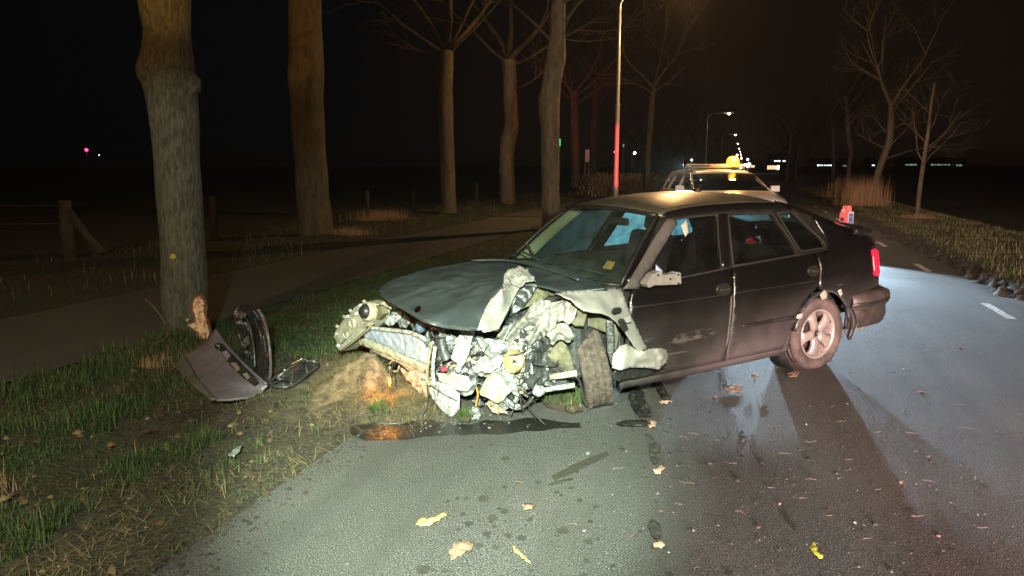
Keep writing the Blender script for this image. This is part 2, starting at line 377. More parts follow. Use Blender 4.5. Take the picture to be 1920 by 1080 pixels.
def asphalt(name, a, b, stone, rough=.85, bump=.75, green=False):
    m = mat(name, a, rough, 0, None); t = m.node_tree; p = t.nodes['Principled BSDF']; co = t.nodes.new('ShaderNodeTexCoord')
    def tex(kind, sc, **kw):
        n = t.nodes.new(kind); n.inputs['Scale'].default_value = sc; lk(t, co.outputs['Object'], n.inputs['Vector'])
        for k, v in kw.items(): n.inputs[k].default_value = v
        return n
    def mix(x, y, f, lo, hi, mx=1.0):
        r = t.nodes.new('ShaderNodeMapRange'); r.inputs[1].default_value = lo; r.inputs[2].default_value = hi; r.inputs[4].default_value = mx; lk(t, f, r.inputs[0])
        n = t.nodes.new('ShaderNodeMix'); n.data_type = 'RGBA'
        for i, q in ((6, x), (7, y)):
            if isinstance(q, tuple): n.inputs[i].default_value = (*q, 1)
            else: lk(t, q, n.inputs[i])
        lk(t, r.outputs[0], n.inputs[0]); return n.outputs[2]
    n1 = tex('ShaderNodeTexNoise', .9, Detail=8.0); n2 = tex('ShaderNodeTexNoise', 7, Detail=8.0); n3 = tex('ShaderNodeTexNoise', 140, Detail=4.0, Roughness=.75)
    vo = tex('ShaderNodeTexVoronoi', 150)
    c = mix(a, b, n1.outputs[0], .35, .65); c = mix(c, (a[0]*.55, a[1]*.55, a[2]*.55), n2.outputs[0], .55, .72, .6)
    c = mix(c, (.018, .017, .017), n3.outputs[0], .50, .40); c = mix(c, stone, n3.outputs[0], .54, .66)
    # long faint wheel tracks
    mp = t.nodes.new('ShaderNodeMapping'); mp.inputs['Scale'].default_value = (3.2, .12, 1); lk(t, co.outputs['Object'], mp.inputs[0])
    n4 = t.nodes.new('ShaderNodeTexNoise'); n4.inputs['Scale'].default_value = 1; n4.inputs['Detail'].default_value = 3; lk(t, mp.outputs[0], n4.inputs['Vector'])
    c = mix(c, (a[0]*.6, a[1]*.6, a[2]*.6), n4.outputs[0], .5, .66, .55)
    lk(t, c, p.inputs['Base Color'])
    p.inputs['Specular IOR Level'].default_value = .25; bp = t.nodes.new('ShaderNodeBump'); bp.inputs['Strength'].default_value = bump; bp.inputs['Distance'].default_value = .008
    ad = t.nodes.new('ShaderNodeMath'); ad.operation = 'ADD'; lk(t, n3.outputs[0], ad.inputs[0]); lk(t, vo.outputs['Distance'], ad.inputs[1]); lk(t, ad.outputs[0], bp.inputs['Height']); lk(t, bp.outputs[0], p.inputs['Normal'])
    return m
def strip(name, s0, s1, t0, t1, m, z, wob=0, seed=0):
    ts = lines([(t0, 40, .08), (40, 120, 2), (120, t1, 60)]) if t1 > 200 else lines([(t0, t1, .08)])
    V = []
    for t in ts:
        a = s0+wob*(nz(t*1.6, seed)+.5*nz(t*7, seed)); b = s1+wob*(nz(t*1.6, seed+5)+.5*nz(t*7, seed+5))
        for k in range(5): V.append((a+(b-a)*k/4, t, z))
    F = [(j*5+i, j*5+i+1, (j+1)*5+i+1, (j+1)*5+i) for j in range(len(ts)-1) for i in range(4)]
    o = mk(name, V, F, m); o.rotation_euler.z = -ROAD; return o
M['asphalt'] = asphalt('asphalt', (.125, .125, .120), (.088, .087, .085), (.36, .35, .34), bump=1.0)
M['asphalt_path'] = asphalt('asphalt_path', (.115, .112, .105), (.09, .087, .083), (.24, .235, .22), bump=.4)
tag(strip('road', -2.30, 3.62, -20, 2600, M['asphalt'], 0, .03, 1), kind='structure')
tag(strip('cycle_path', -7.85, -5.50, -20, 2600, M['asphalt_path'], 0, .05, 9), kind='structure')
# edge dashes
M['paint'] = mat('road_paint', (.62, .62, .62), .7, 0, (.12, .115, .11), 26, .4, 90, lo=.48, hi=.66)
for k in range(22):
    t0 = 9.40+3.92*(k-2)
    V = []; n = 10
    for i in range(n+1):
        for sd in (0, 1): V.append((2.90+sd*.10+.004*nz(i*2.1, sd*3, k), t0+1.0*i/n+.01*nz(i, sd, k*3), .004))
    F = [(2*i, 2*i+1, 2*i+3, 2*i+2) for i in range(n)]
    o = mk('edge_dash', V, F, M['paint']); o.rotation_euler.z = -ROAD; tag(o, kind='structure')

# fluid that ran out of the wreck
def blob(name, pts, z, m, label, cat, fine=.05, amp=.03, world=True):
    vv, ff = tri2d([p[:2] for p in pts], fine)
    V = []
    for p in vv: V.append((p.x+amp*nz(p.x*6, p.y*6), p.y+amp*nz(p.x*6, p.y*6, 5), z))
    o = mk(name, V, ff, m); return tag(o, label, cat, kind='stuff')
M['fluid'] = mat('spilled_fluid', (.012, .012, .011), .42, 0, (.075, .068, .055), 14, .5, 60, lo=.60, hi=.70, rough2=.8)
blob('oil_puddle', [(-1.1,4.66,0),(-0.92,4.7,0),(-0.65,4.77,-0),(-0.35,4.69,0),(-0.11,4.77,-0),(0.18,4.8,0),(0.46,4.73,0),(0.44,4.63,0),(0.14,4.58,0),(-0.1,4.52,0),(-0.41,4.49,0),(-0.67,4.42,0),(-0.9,4.41,0),(-1.04,4.52,0)], .005, M['fluid'], 'black pool of spilled engine fluid along the front of the wreck', 'puddle', .03, .055)
M['damp'] = mat('damp_streak', (.035, .033, .028), .55, 0, (.06, .055, .045), 20, .4, 90)
for pts, lab in (([(0.22,3.87,0),(0.3,3.97,0),(0.47,4.15,0),(0.57,4.22,0),(0.57,4.16,-0),(0.43,4,0),(0.3,3.87,0),(0.23,3.82,0)], 'brown skid scuff on the asphalt left of the front wheel debris'), ([(0.19,3.77,0),(0.32,3.85,-0),(0.34,3.82,0),(0.2,3.75,0)], 'short thin dark scuff in front of the wreck'),):
    blob('scuff_mark', pts, .005, M['damp'], lab, 'scuff mark', .03, .01)
rnd = random.Random(11)
def droplets():
    V = []; F = []
    for k in range(70):
        u = rnd.gauss(1.0, .22); x = .15+rnd.gauss(0, .28); y = 3.25+rnd.gauss(0, .38); r = abs(rnd.gauss(0, .009))+.004
        b = len(V); n = 9; z_ = .004+.00004*k; V.append((x, y, z_))
        for i in range(n):
            a = 2*math.pi*i/n; q = r*(1+.4*rnd.random()); V.append((x+q*math.cos(a), y+q*1.3*math.sin(a), z_))
        F += [(b, b+1+i, b+1+(i+1) % n) for i in range(n)]
    return V, F
v, f = droplets(); tag(mk('oil_drops', v, f, M['damp']), 'scattered dark drops of fluid spotting the asphalt in front of the wreck', 'oil drops', kind='stuff')

# ---- grass: real blades
def tone_mat(name, stops, rough=.75, trans=.25):
    m = bpy.data.materials.new(name); m.use_nodes = True; t = m.node_tree; p = t.nodes['Principled BSDF']; p.inputs['Roughness'].default_value = rough
    a = t.nodes.new('ShaderNodeAttribute'); a.attribute_name = 'tone'; r = t.nodes.new('ShaderNodeValToRGB')
    while len(r.color_ramp.elements) < len(stops): r.color_ramp.elements.new(.5)
    for e, (q, c) in zip(r.color_ramp.elements, stops): e.position = q; e.color = (*c, 1)
    lk(t, a.outputs['Fac'], r.inputs[0]); lk(t, r.outputs[0], p.inputs['Base Color'])
    tl = t.nodes.new('ShaderNodeBsdfTranslucent'); lk(t, r.outputs[0], tl.inputs[0]); mx = t.nodes.new('ShaderNodeMixShader'); mx.inputs[0].default_value = trans
    lk(t, p.outputs[0], mx.inputs[1]); lk(t, tl.outputs[0], mx.inputs[2]); lk(t, mx.outputs[0], t.nodes['Material Output'].inputs[0]); return m
M['grass'] = tone_mat('grass_blades', [(0, (.028, .060, .016)), (.45, (.068, .115, .034)), (.7, (.12, .14, .05)), (.85, (.26, .20, .10)), (1, (.36, .27, .15))])
rng = np.random.default_rng(7)
def blades(name, s, t, h, wdt, tone, lean=.5, m=None, z=None, flat=0.0, parent=None, world=False):
    n = len(s)
    if world: x, y = s, t; zz = z
    else:
        x = s*cR+t*sR; y = -s*sR+t*cR
        zz = np.array([ground_z(float(a), float(b)) for a, b in zip(s, t)]) if z is None else z
    az = rng.uniform(0, 2*np.pi, n); ln = np.abs(rng.normal(0, lean, n))+flat; ln = np.minimum(ln, 1.45)
    dx, dy = np.cos(az), np.sin(az); wx, wy = -dy*wdt, dx*wdt
    P0 = np.stack([x-wx, y-wy, zz-.005], 1); P1 = np.stack([x+wx, y+wy, zz-.005], 1)
    l1 = ln*(.55 if flat < 1 else 1.0); mx_, mz_ = np.sin(l1)*h*.5, np.cos(l1)*h*.5
    P2 = np.stack([x-wx*.8+dx*mx_, y-wy*.8+dy*mx_, zz+mz_], 1); P3 = np.stack([x+wx*.8+dx*mx_, y+wy*.8+dy*mx_, zz+mz_], 1)
    l2 = ln*(1.25 if flat < 1 else 1.06); tx, tz = mx_+np.sin(l2)*h*.5, mz_+np.cos(l2)*h*.5
    P4 = np.stack([x+dx*tx, y+dy*tx, zz+tz], 1)
    Vv = np.stack([P0, P1, P2, P3, P4], 1).reshape(-1, 3); b = np.arange(n)[:, None]*5
    Ff = np.concatenate([b+np.array([[0, 1, 3]]), b+np.array([[0, 3, 2]]), b+np.array([[2, 3, 4]])], 0)
    return mk_np(name, Vv, Ff, m or M['grass'], parent, tone=np.repeat(tone, 5))
def field(n, s0, s1, t0, t1, dens, near=True):
    if near: t = t0+(t1-t0)*rng.random(n)**1.7
    else: t = rng.uniform(t0, t1, n)
    s = rng.uniform(s0, s1, n); keep = np.array([dens(a, b) for a, b in zip(s, t)]) > rng.random(n)
    return s[keep], t[keep]
def dens_left(s, t):
    p = .62+1.5*nz(s*1.7, t*1.7, 8)+.9*nz(s*6, t*6, 2)
    if -3.3 < s < -2.4 and 4.0 < t < 5.2: p *= .15
    rut = math.exp(-((s+3.62+.12*nz(t*.8, 2))/.24)**2)*(1-sm(5.2, 6.4, t)); p *= 1-1.0*min(1, rut*1.25)
    if s > -2.98+.15*nz(t*2, 3) and t < 6: p *= .10
    if t > 5.6 and s < -3.2: p = max(p, .8)
    for a, b, r, h in MOUND[:3]:
        if math.hypot(s-a, t-b) < r*1.25: p *= .08
    p *= sm(-5.5, -5.35, s)
    return p
s, t = field(260000, -5.5, -2.3, .4, 13, dens_left)
def near_bumper(a, b):
    x, y = a*cR+b*sR, -a*sR+b*cR
    return -2.35 < x < -1.75 and 4.9 < y < 5.9
kp = np.array([not near_bumper(a, b) or rng.random() < .12 for a, b in zip(s, t)]); s, t = s[kp], t[kp]
tall = np.where(t < 5.6, 1.0, .55)*np.where(s < -4, 1.15, 1)
h = (rng.gamma(3, .0125, len(s))+.012)*tall*np.array([max(.35, 1+1.9*nz(a*3.2, b*3.2, 31)) for a, b in zip(s, t)])
tone = np.clip(rng.normal(.30, .20, len(s))+.25*np.array([nz(a*2, b*2, 3) for a, b in zip(s, t)]), 0, 1)
tag(blades('verge_grass', s, t, h*.95, rng.uniform(.0014, .0034, len(s)), tone, 1.0), 'dark green rough grass on the verge round the struck tree', 'grass', kind='stuff')
# straw, flattened dry stalks
def dens_straw(s, t):
    p = .35+1.3*nz(s*3, t*1.6, 21)
    if s < -3.1 and t < 4: p *= .3
    p += 1.0*math.exp(-((s+2.62)/.16)**2)*(.5+nz(t*2, 5))
    for a, b, r, h in MOUND:
        if math.hypot(s-a, t-b) < r*1.25: p = .5
    if t > 5.6 and min(math.hypot(s-a, t-b)/r for a, b, r, h in MOUND) > 1.3: p *= .12
    return p*sm(-2.18, -2.4, s) if t < 4.0 else p
s, t = field(34000, -5.2, -2.1, .6, 8.5, dens_straw)
e_s = rng.normal(0, 1, (4500, 2)); idx = rng.integers(0, 3, 4500); mm = np.array([(a, b, r) for a, b, r, h in MOUND[:3]])[idx]
s = np.concatenate([s, mm[:, 0]+e_s[:, 0]*mm[:, 2]*.6]); t = np.concatenate([t, mm[:, 1]+e_s[:, 1]*mm[:, 2]*.6])
z = np.array([max(0.0, ground_z(float(a), float(b))) for a, b in zip(s, t)])+.012
tag(blades('dry_straw', s, t, rng.uniform(.04, .13, len(s)), rng.uniform(.0009, .0020, len(s)), np.clip(rng.normal(.86, .10, len(s)), .5, 1), .22, z=z, flat=1.22), 'flattened dry straw littering the torn verge', 'straw', kind='stuff')
M['bank_grass'] = tone_mat('bank_grass', [(0, (.045, .08, .025)), (.6, (.14, .16, .055)), (1, (.30, .25, .13))])
# right hand verge and rough land beyond the path
s, t = field(60000, 3.62, 7.6, 7, 60, lambda a, b: (.5+.8*nz(a*1.4, b*.8, 5))*(.25+.75*sm(3.65, 4.2, a+.3*nz(b*1.5, 3))))
tag(blades('roadside_grass', s, t, rng.uniform(.05, .15, len(s)), rng.uniform(.003, .006, len(s)), np.clip(rng.normal(.62, .2, len(s)), 0, 1), .8, m=M['bank_grass']), 'yellow green grass on the right hand roadside bank', 'grass', kind='stuff')
s, t = field(30000, -13, -7.85, 6, 45, lambda a, b: (.15+1.1*nz(a*.9, b*.7, 15))*(.25+.75*sm(9, 18, b)))
tag(blades('rough_grass', s, t, rng.uniform(.06, .26, len(s)), rng.uniform(.003, .006, len(s)), np.clip(rng.normal(.5, .3, len(s)), 0, 1), .9), 'rough dry grass beyond the cycle path under the far row of trees', 'grass', kind='stuff')
s, t = field(9000, -5.45, -2.4, 13, 50, lambda a, b: .8, False)
tag(blades('verge_turf', s, t, rng.uniform(.04, .12, len(s)), rng.uniform(.004, .007, len(s)), np.clip(rng.normal(.5, .2, len(s)), 0, 1), .7), 'short grass strip between road and cycle path behind the wreck', 'grass', kind='stuff')
# grit: low stones and crumbs of mud, most on the right half of the lane
def grit(name, n, fs, lo, hi, m, label, cat):
    P = fs(n); n = len(P); r = lo+(hi-lo)*rng.random(n)**3.2
    base = np.array([[1, 0, 0], [0, 1, 0], [-1, 0, 0], [0, -1, 0], [0, 0, .85], [0, 0, -.3]])
    fc = np.array([[0, 1, 4], [1, 2, 4], [2, 3, 4], [3, 0, 4]])
    j = 1+.45*rng.uniform(-1, 1, (n, 6, 1)); V = base[None]*j*r[:, None, None]
    a = rng.uniform(0, 6.28, n); ca, sa = np.cos(a)[:, None], np.sin(a)[:, None]
    st = rng.uniform(.7, 1.7, n)[:, None]
    X = V[..., 0]*st; Yv = V[..., 1]
    V = np.stack([X*ca-Yv*sa, X*sa+Yv*ca, V[..., 2]], -1)+P[:, None, :]
    Fx = (np.arange(n)[:, None, None]*6+fc[None]).reshape(-1, 3)
    o = mk_np(name, V.reshape(-1, 3), Fx, m, tone=np.repeat(rng.random(n), 6)); return tag(o, label, cat, kind='stuff')
M['grit'] = tone_mat('grit', [(0, (.03, .026, .024)), (.6, (.09, .08, .075)), (.95, (.20, .18, .16)), (1, (.5, .48, .45))], .9, 0)
def fs_road(n):
    s = rng.uniform(-1.9, 3.5, n); t = .6+11*rng.random(n)**1.6; x = s*cR+t*sR; y = -s*sR+t*cR
    u = x/np.maximum(y, .1); keep = rng.random(n) < np.where(u > .10, .9, .12); keep &= np.hypot(x-2.2, y-6.8) > .0
    return np.stack([x[keep], y[keep], np.full(keep.sum(), .003)], 1)
grit('road_grit', 16000, fs_road, .0020, .0085, M['grit'], 'fine stones and mud crumbs scattered over the lane', 'grit')
def fs_edge(n):
    s = rng.normal(-2.42, .17, n); t = .5+7*rng.random(n)**1.3; z = np.array([max(0, ground_z(float(a), float(b))) for a, b in zip(s, t)])
    return np.stack([s*cR+t*sR, -s*sR+t*cR, z], 1)
grit('verge_crumbs', 5000, fs_edge, .003, .017, M['soil'], 'dark crumbs of torn earth along the left edge of the asphalt', 'earth')
M['litter'] = tone_mat('leaf_litter', [(0, (.05, .03, .018)), (.6, (.14, .085, .045)), (1, (.30, .22, .11))], .9, .1)
def fs_litter(n):
    s = rng.uniform(-5.2, -2.35, n); t = .5+8*rng.random(n)**1.4; z = np.array([max(0, ground_z(float(a), float(b))) for a, b in zip(s, t)])+.006
    return np.stack([s*cR+t*sR, -s*sR+t*cR, z], 1)
grit('leaf_litter', 1400, fs_litter, .004, .028, M['litter'], 'brown scraps of dead leaf lying through the verge grass', 'leaf litter')
def fs_right(n):
    s = rng.normal(3.66, .15, n); t = rng.uniform(8, 42, n); return np.stack([s*cR+t*sR, -s*sR+t*cR, np.full(n, .01)], 1)
grit('mud_ridge', 2600, fs_right, .015, .11, M['soil'], 'ridge of dark mud lumps along the right edge of the road', 'mud')
def fs_chip(n):
    a = rng.normal(1.05, .38, n); b = rng.normal(4.35, .42, n); return np.stack([a, b, np.full(n, .004)], 1)
grit('dark_fragments', 170, fs_chip, .003, .022, M['chip_and_shadow'], 'dark crumbs of mud and rubber scattered on the road below the doors', 'fragments')
def fs_glass(n):
    a = rng.normal(-.55, .35, n); b = rng.normal(4.72, .12, n); return np.stack([a, b, np.full(n, .008)], 1)
M['shard'] = mat('clear_shard', (.2, .205, .2), .3)
grit('glass_crumbs', 260, fs_glass, .002, .010, M['shard'], 'pale crumbs of broken plastic and glass lying in the spilled fluid', 'broken glass')

# ================================================================== TREES
def limb(v, f, p, d, L, r, depth, rd, seg=5, droop=0.0):
    n = 4; pts = [p]; rr = [r]; q = Vector(p); dd = Vector(d).normalized()
    for i in range(n):
        dd = (dd+Vector((rd.gauss(0, .13), rd.gauss(0, .13), rd.gauss(0, .10)+.05-droop))).normalized(); q = q+dd*(L/n); pts.append(q.copy()); rr.append(r*(1-.7*(i+1)/n))
    tube_data(pts, rr, seg if r > .02 else 3, cap=False, vs=v, fs=f)
    if depth > 0:
        for k in range(rd.randint(3, 5) if depth > 1 else rd.randint(3, 6)):
            j = rd.uniform(.3, 1.0)*n; i = min(n-1, int(j)); b = pts[i].lerp(pts[i+1], j-i)
            ax = (pts[i+1]-pts[i]).normalized(); s_ = Vector((rd.gauss(0, 1), rd.gauss(0, 1), rd.gauss(0, .6))); s_ = (s_-ax*s_.dot(ax)).normalized()
            limb(v, f, b, ax*.75+s_*rd.uniform(.45, .9), L*rd.uniform(.4, .68), max(.004, r*.42), depth-1, rd, seg, droop)
def tree(pts, rr, label, m, seed, branches=(), crownm=None, jit=.12, seg=20, group=None, depth=2):
    """pts: trunk centre line in world space; branches: (fraction, azimuth, elevation, length, radius)"""
    base = Vector(pts[0]); root = emp('tree', base); P = [Vector(p)-base for p in pts]
    S_ = spline(P, 7); R_ = []
    for i in range(len(S_)):
        k = i/7; a = min(int(k), len(rr)-2); R_.append(rr[a]+(rr[a+1]-rr[a])*(k-a))
    v, f = tube_data(S_, R_, seg, jit=jit, seed=seed); mk('trunk', v, f, m, root)
    rd = random.Random(seed); v = []; f = []
    for fr, az, el, L, r in branches:
        i = min(len(S_)-1, int(fr*(len(S_)-1))); d = Vector((math.cos(el)*math.sin(az), math.cos(el)*math.cos(az), math.sin(el)))
        limb(v, f, S_[i]-d*R_[i]*.3, d, L, r, depth, rd)
    if v: mk('crown', v, f, crownm or m, root)
    tag(root, label, 'tree', group); return root
def crown(n, f0, f1, L, r, seed, el0=.5, el1=1.1):
    rd = random.Random(seed); return [(f0+(f1-f0)*(k+.5)/n, rd.uniform(0, 6.28), rd.uniform(el0, el1), L*rd.uniform(.7, 1.2), r*rd.uniform(.6, 1.1)) for k in range(n)]
# the struck tree beside the bumper
c1 = [(-3.11,6.95,-0.122),(-3.121,6.95,0.236),(-3.109,6.95,0.752),(-3.102,6.95,1.256),(-3.106,6.95,1.749),(-3.099,6.95,2.23),(-3.111,6.95,2.457),(-3.129,6.95,2.55),(-3.112,6.95,2.7),(-3.108,6.95,2.885),(-3.116,6.95,3.159),(-3.111,6.95,3.519),(-3.096,6.95,3.961),(-3.065,6.95,4.478)]
T1 = tree([(-3.03, 6.95, -.1)]+c1, [.26, .235, .212, .205, .196, .198, .212, .232, .252, .222, .198, .222, .215, .20, .19], 'thick pale barked tree with torn wood scar, the bumper leaning on it', M['bark_mossy'], 3, crown(7, .8, 1.0, 2.6, .06, 4), M['bark'], .10, 34)
def knot(root, p, r, m, seed):
    v = []; f = []; n = 9
    for i in range(n+1):
        th = math.pi*i/n
        for k in range(14):
            a = 2*math.pi*k/14; d = Vector((math.sin(th)*math.cos(a), math.sin(th)*math.sin(a), math.cos(th))); v.append(Vector(p)-root.location+d*r*(1+.3*noise.noise(d*2.2+Vector((seed, 0, 0)))))
    for i in range(n):
        for k in range(14): f.append((i*14+k, i*14+(k+1) % 14, (i+1)*14+(k+1) % 14, (i+1)*14+k))
    return mk('knot', v, f, m, root)
for (u, r, sd), p in zip(((0, .075, 1), (0, .09, 2), (0, .06, 3)), [(-3.303,6.93,2.553),(-2.916,6.93,2.417),(-2.913,6.93,2.464)]): knot(T1, p, r, M['bark_mossy'], sd)
rim = [(-2.956,6.748,0.491),(-2.921,6.765,0.523),(-2.883,6.793,0.518),(-2.865,6.813,0.469),(-2.858,6.821,0.391),(-2.868,6.808,0.317),(-2.855,6.825,0.242),(-2.843,6.843,0.145),(-2.856,6.823,0.057),(-2.886,6.79,0.024),(-2.931,6.759,0.052),(-2.948,6.751,0.115),(-2.95,6.751,0.166),(-2.992,6.738,0.2),(-3.027,6.735,0.241),(-2.974,6.743,0.27),(-2.965,6.745,0.33),(-2.988,6.739,0.392),(-2.975,6.742,0.457)]
tag(sheet('wound_rim', [tuple(Vector(p)-T1.location+Vector((.002, -.001, 0))) for p in rim], mat('torn_bark_rim', (.19, .075, .03), .9, 0, (.07, .035, .018), 30, .9, 60), T1, .010, .005, 26, .010, 2), 'dark orange rim of the torn bark')
scar = [(-2.944,6.753,0.47),(-2.922,6.764,0.498),(-2.895,6.782,0.495),(-2.879,6.797,0.457),(-2.874,6.802,0.405),(-2.884,6.792,0.361),(-2.879,6.797,0.32),(-2.867,6.81,0.266),(-2.86,6.818,0.202),(-2.856,6.823,0.14),(-2.869,6.808,0.081),(-2.892,6.785,0.051),(-2.918,6.767,0.076),(-2.927,6.761,0.123),(-2.925,6.762,0.164),(-2.957,6.748,0.187),(-3.013,6.736,0.236),(-2.961,6.746,0.254),(-2.942,6.754,0.288),(-2.948,6.751,0.339),(-2.966,6.745,0.386),(-2.959,6.747,0.431)]
sc = [tuple((Vector(p)-T1.location)*1.0+Vector((.002, -.014, 0))) for p in scar]
for u_, r_ in ((0, .028), (1, .018), (2, .012)):
    q_ = Vector([(-3.111,6.751,0.874),(-3.015,6.736,0.282),(-3.225,6.858,0.461)][u_])-T1.location+Vector((0, -.004, 0)); tag(sheet('lichen', [tuple(q_+Vector((r_*(1+.3*math.sin(k*3))*math.cos(k*.7), 0, r_*math.sin(k*.7)))) for k in range(9)], mat('yellow_lichen', (.30, .24, .03), .9), T1, .008, .004, 40, .004, u_), 'yellow lichen spot')
o = sheet('bark_wound', sc, M['raw_wood'], T1, .009, .006, 30, .010, 4); tag(o, 'torn patch of fresh orange wood')
sc = [tuple(Vector(p)-T1.location+Vector((.0, -.05, 0))) for p in [(-3.086,6.742,-0.042),(-3.036,6.735,-0.024),(-2.986,6.739,0),(-2.933,6.758,0.021),(-2.908,6.773,0.043),(-2.918,6.766,-0.007),(-2.971,6.743,-0.037),(-3.038,6.735,-0.055)]]
tag(sheet('bark_wound', sc, M['raw_wood'], T1, .012, .008, 20, .012, 6), 'splintered sliver of wood at the foot')
# far row beyond the path, near row, and the row on the right
def px_tree(d, cl, rr, *a, **k): return tree(cl, rr, *a, **k)
px_tree(0, [(-4.831,18.35,-0.159),(-4.858,18.35,0.133),(-4.88,18.35,0.529),(-4.928,18.35,1.829),(-4.961,18.35,3.098),(-4.94,18.35,3.846),(-4.892,18.35,5.192),(-4.868,18.35,6.267),(-4.805,18.35,7.899),(-4.762,18.35,9.369)], [.46, .42, .39, .39, .40, .40, .375, .34, .30, .26, .2], 'broad brown tree between the struck tree and the fence, dark wedge at its foot', M['bark'], 8, crown(9, .72, 1.0, 4.2, .10, 9), M['bark_dark'])
px_tree(0, [(-2.238,26.6,-0.093),(-2.27,26.6,0.383),(-2.287,26.6,1.886),(-2.335,26.6,3.727),(-2.301,26.6,4.811),(-2.252,26.6,5.615)], [.30, .27, .25, .265, .25, .24, .23], 'straight orange lit tree forking into a fan of bare branches, left of the pair', M['bark'], 12, [(1, rad(-60), 1.1, 3.8, .11), (1, rad(-30), 1.25, 4.6, .11), (1, rad(40), 1.3, 4.5, .12), (1, rad(80), 1.0, 3.8, .10), (.97, rad(150), 1.0, 4, .09), (.95, rad(-110), .7, 3.4, .07), (.92, rad(100), .5, 3.2, .06), (.97, rad(-75), .25, 2.2, .05)], M['bark_dark'], depth=3)
px_tree(0, [(-0.168,33.4,-0.073),(-0.215,33.4,0.758),(-0.237,33.4,1.934),(-0.189,33.4,2.633),(-0.047,33.4,3.443),(-0.07,33.4,4.245),(-0.117,33.4,5.381),(-0.163,33.4,6.236)], [.40, .34, .32, .35, .33, .31, .31, .33, .32], 'kinked orange lit tree with forked top between the straight tree and thick trunk', M['bark'], 14, [(1, rad(-50), .9, 5.5, .16), (1, rad(10), 1.2, 6, .15), (1, rad(70), .85, 5.6, .14), (.96, rad(-90), .6, 4.2, .09), (.95, rad(95), .45, 4.6, .09), (.8, rad(120), .4, 3, .05)], M['bark_dark'], depth=3)
px_tree(0, [(1.057,19.8,0.038),(1.037,19.8,0.719),(0.999,19.8,1.839),(0.993,19.8,2.528),(0.972,19.8,3.344),(1.127,19.8,4.548),(1.183,19.8,5.857),(1.183,19.8,7.137),(1.138,19.8,8.882)], [.25, .235, .235, .25, .27, .235, .19, .175, .165, .14], 'tall leaning lumpy trunk beside the wreck windscreen, left of the red lamp post', M['bark'], 17, crown(8, .62, 1.0, 3.6, .06, 19, .2, .9), M['bark_dark'], jit=.2, depth=3)
px_tree(0, [(3.805,44,0.397),(3.751,44,2.008),(3.628,44,4.147),(3.541,44,5.953)], [.30, .26, .25, .22], 'dim thin tree just right of the thick leaning trunk', M['bark_dark'], 21, crown(9, .8, 1.0, 4.6, .09, 22), depth=2, seg=10)
px_tree(0, [(6.119,56,0.319),(6.047,56,2.092),(6.077,56,4.815),(6.178,56,7.872)], [.34, .30, .26, .22], 'dim tree just left of the red lamp post', M['bark_dark'], 23, crown(9, .75, 1.0, 5, .10, 24), depth=2, seg=10)
px_tree(0, [(7.516,41,0.02),(7.454,41,1.123),(7.419,41,2.274),(7.512,41,3.98),(7.535,41,5.105),(7.628,41,5.802)], [.21, .17, .15, .17, .15, .13, .12], 'slender orange lit tree with V fork right of the red lamp post', M['bark'], 25, [(1, rad(-60), .95, 4, .08), (1, rad(60), 1.0, 4.2, .08), (1, rad(10), 1.3, 4, .06), (.9, rad(-90), .6, 2.6, .05), (.9, rad(100), .5, 2.4, .05)], depth=3, seg=10)
for k, (d, cl, lab) in enumerate(((62, [(15.188,62,0.171),(15.108,62,2.135),(14.898,62,4.078),(15.214,62,4.935)], 'distant thin tree left of the far street lamp post'), (95, [(25.625,95,-0.173),(25.647,95,2.366),(25.736,95,4.882)], 'faint distant tree right of the far street lamp post'))):
    px_tree(0, cl, [.2, .17, .15, .12], lab, M['bark_dark'], 31+k, crown(7, .6, 1.0, 4, .07, 33+k), depth=1, seg=8)
# right side
px_tree(0, [(13.779,25.2,-0.053),(13.77,25.2,0.452),(13.798,25.2,1.346),(13.841,25.2,2.053),(13.884,25.2,2.754),(13.91,25.2,3.62),(13.962,25.2,4.392)], [.085, .075, .07, .065, .055, .045, .03, .015], 'young bare tree standing rightmost on the roadside bank, thin straight stem', M['bark'], 41, [(.42, rad(75), .75, 1.9, .025), (.45, rad(-60), 1.0, 1.9, .025), (.55, rad(95), .55, 1.7, .022), (.5, rad(170), .7, 1.5, .02), (.6, rad(-80), .8, 1.8, .022), (.68, rad(60), .8, 1.5, .02), (.72, rad(-120), .8, 1.5, .018), (.8, rad(-40), .9, 1.2, .016), (.85, rad(85), .8, 1.1, .014), (.92, rad(-90), .9, .8, .01)], depth=2, seg=10)
px_tree(0, [(15.6,32,-0.113),(15.586,32,0.343),(15.627,32,1.25),(15.8,32,1.924),(16.025,32,2.772),(16.024,32,3.59),(15.978,32,4.139)], [.18, .15, .145, .13, .14, .14, .12, .11], 'leaning bare tree in the tall reeds, second from the right', M['bark'], 43, [(1, rad(-70), .95, 3.6, .09), (1, rad(-20), 1.15, 3.4, .07), (1, rad(60), .95, 3.4, .08), (.9, rad(80), .7, 3.0, .06), (.75, rad(75), .6, 2.6, .05), (.6, rad(-90), .5, 1.4, .03), (.5, rad(95), .45, 2.2, .04), (.7, rad(-70), .7, 1.6, .03), (.6, rad(150), .6, 1.8, .03)], depth=3, seg=10)
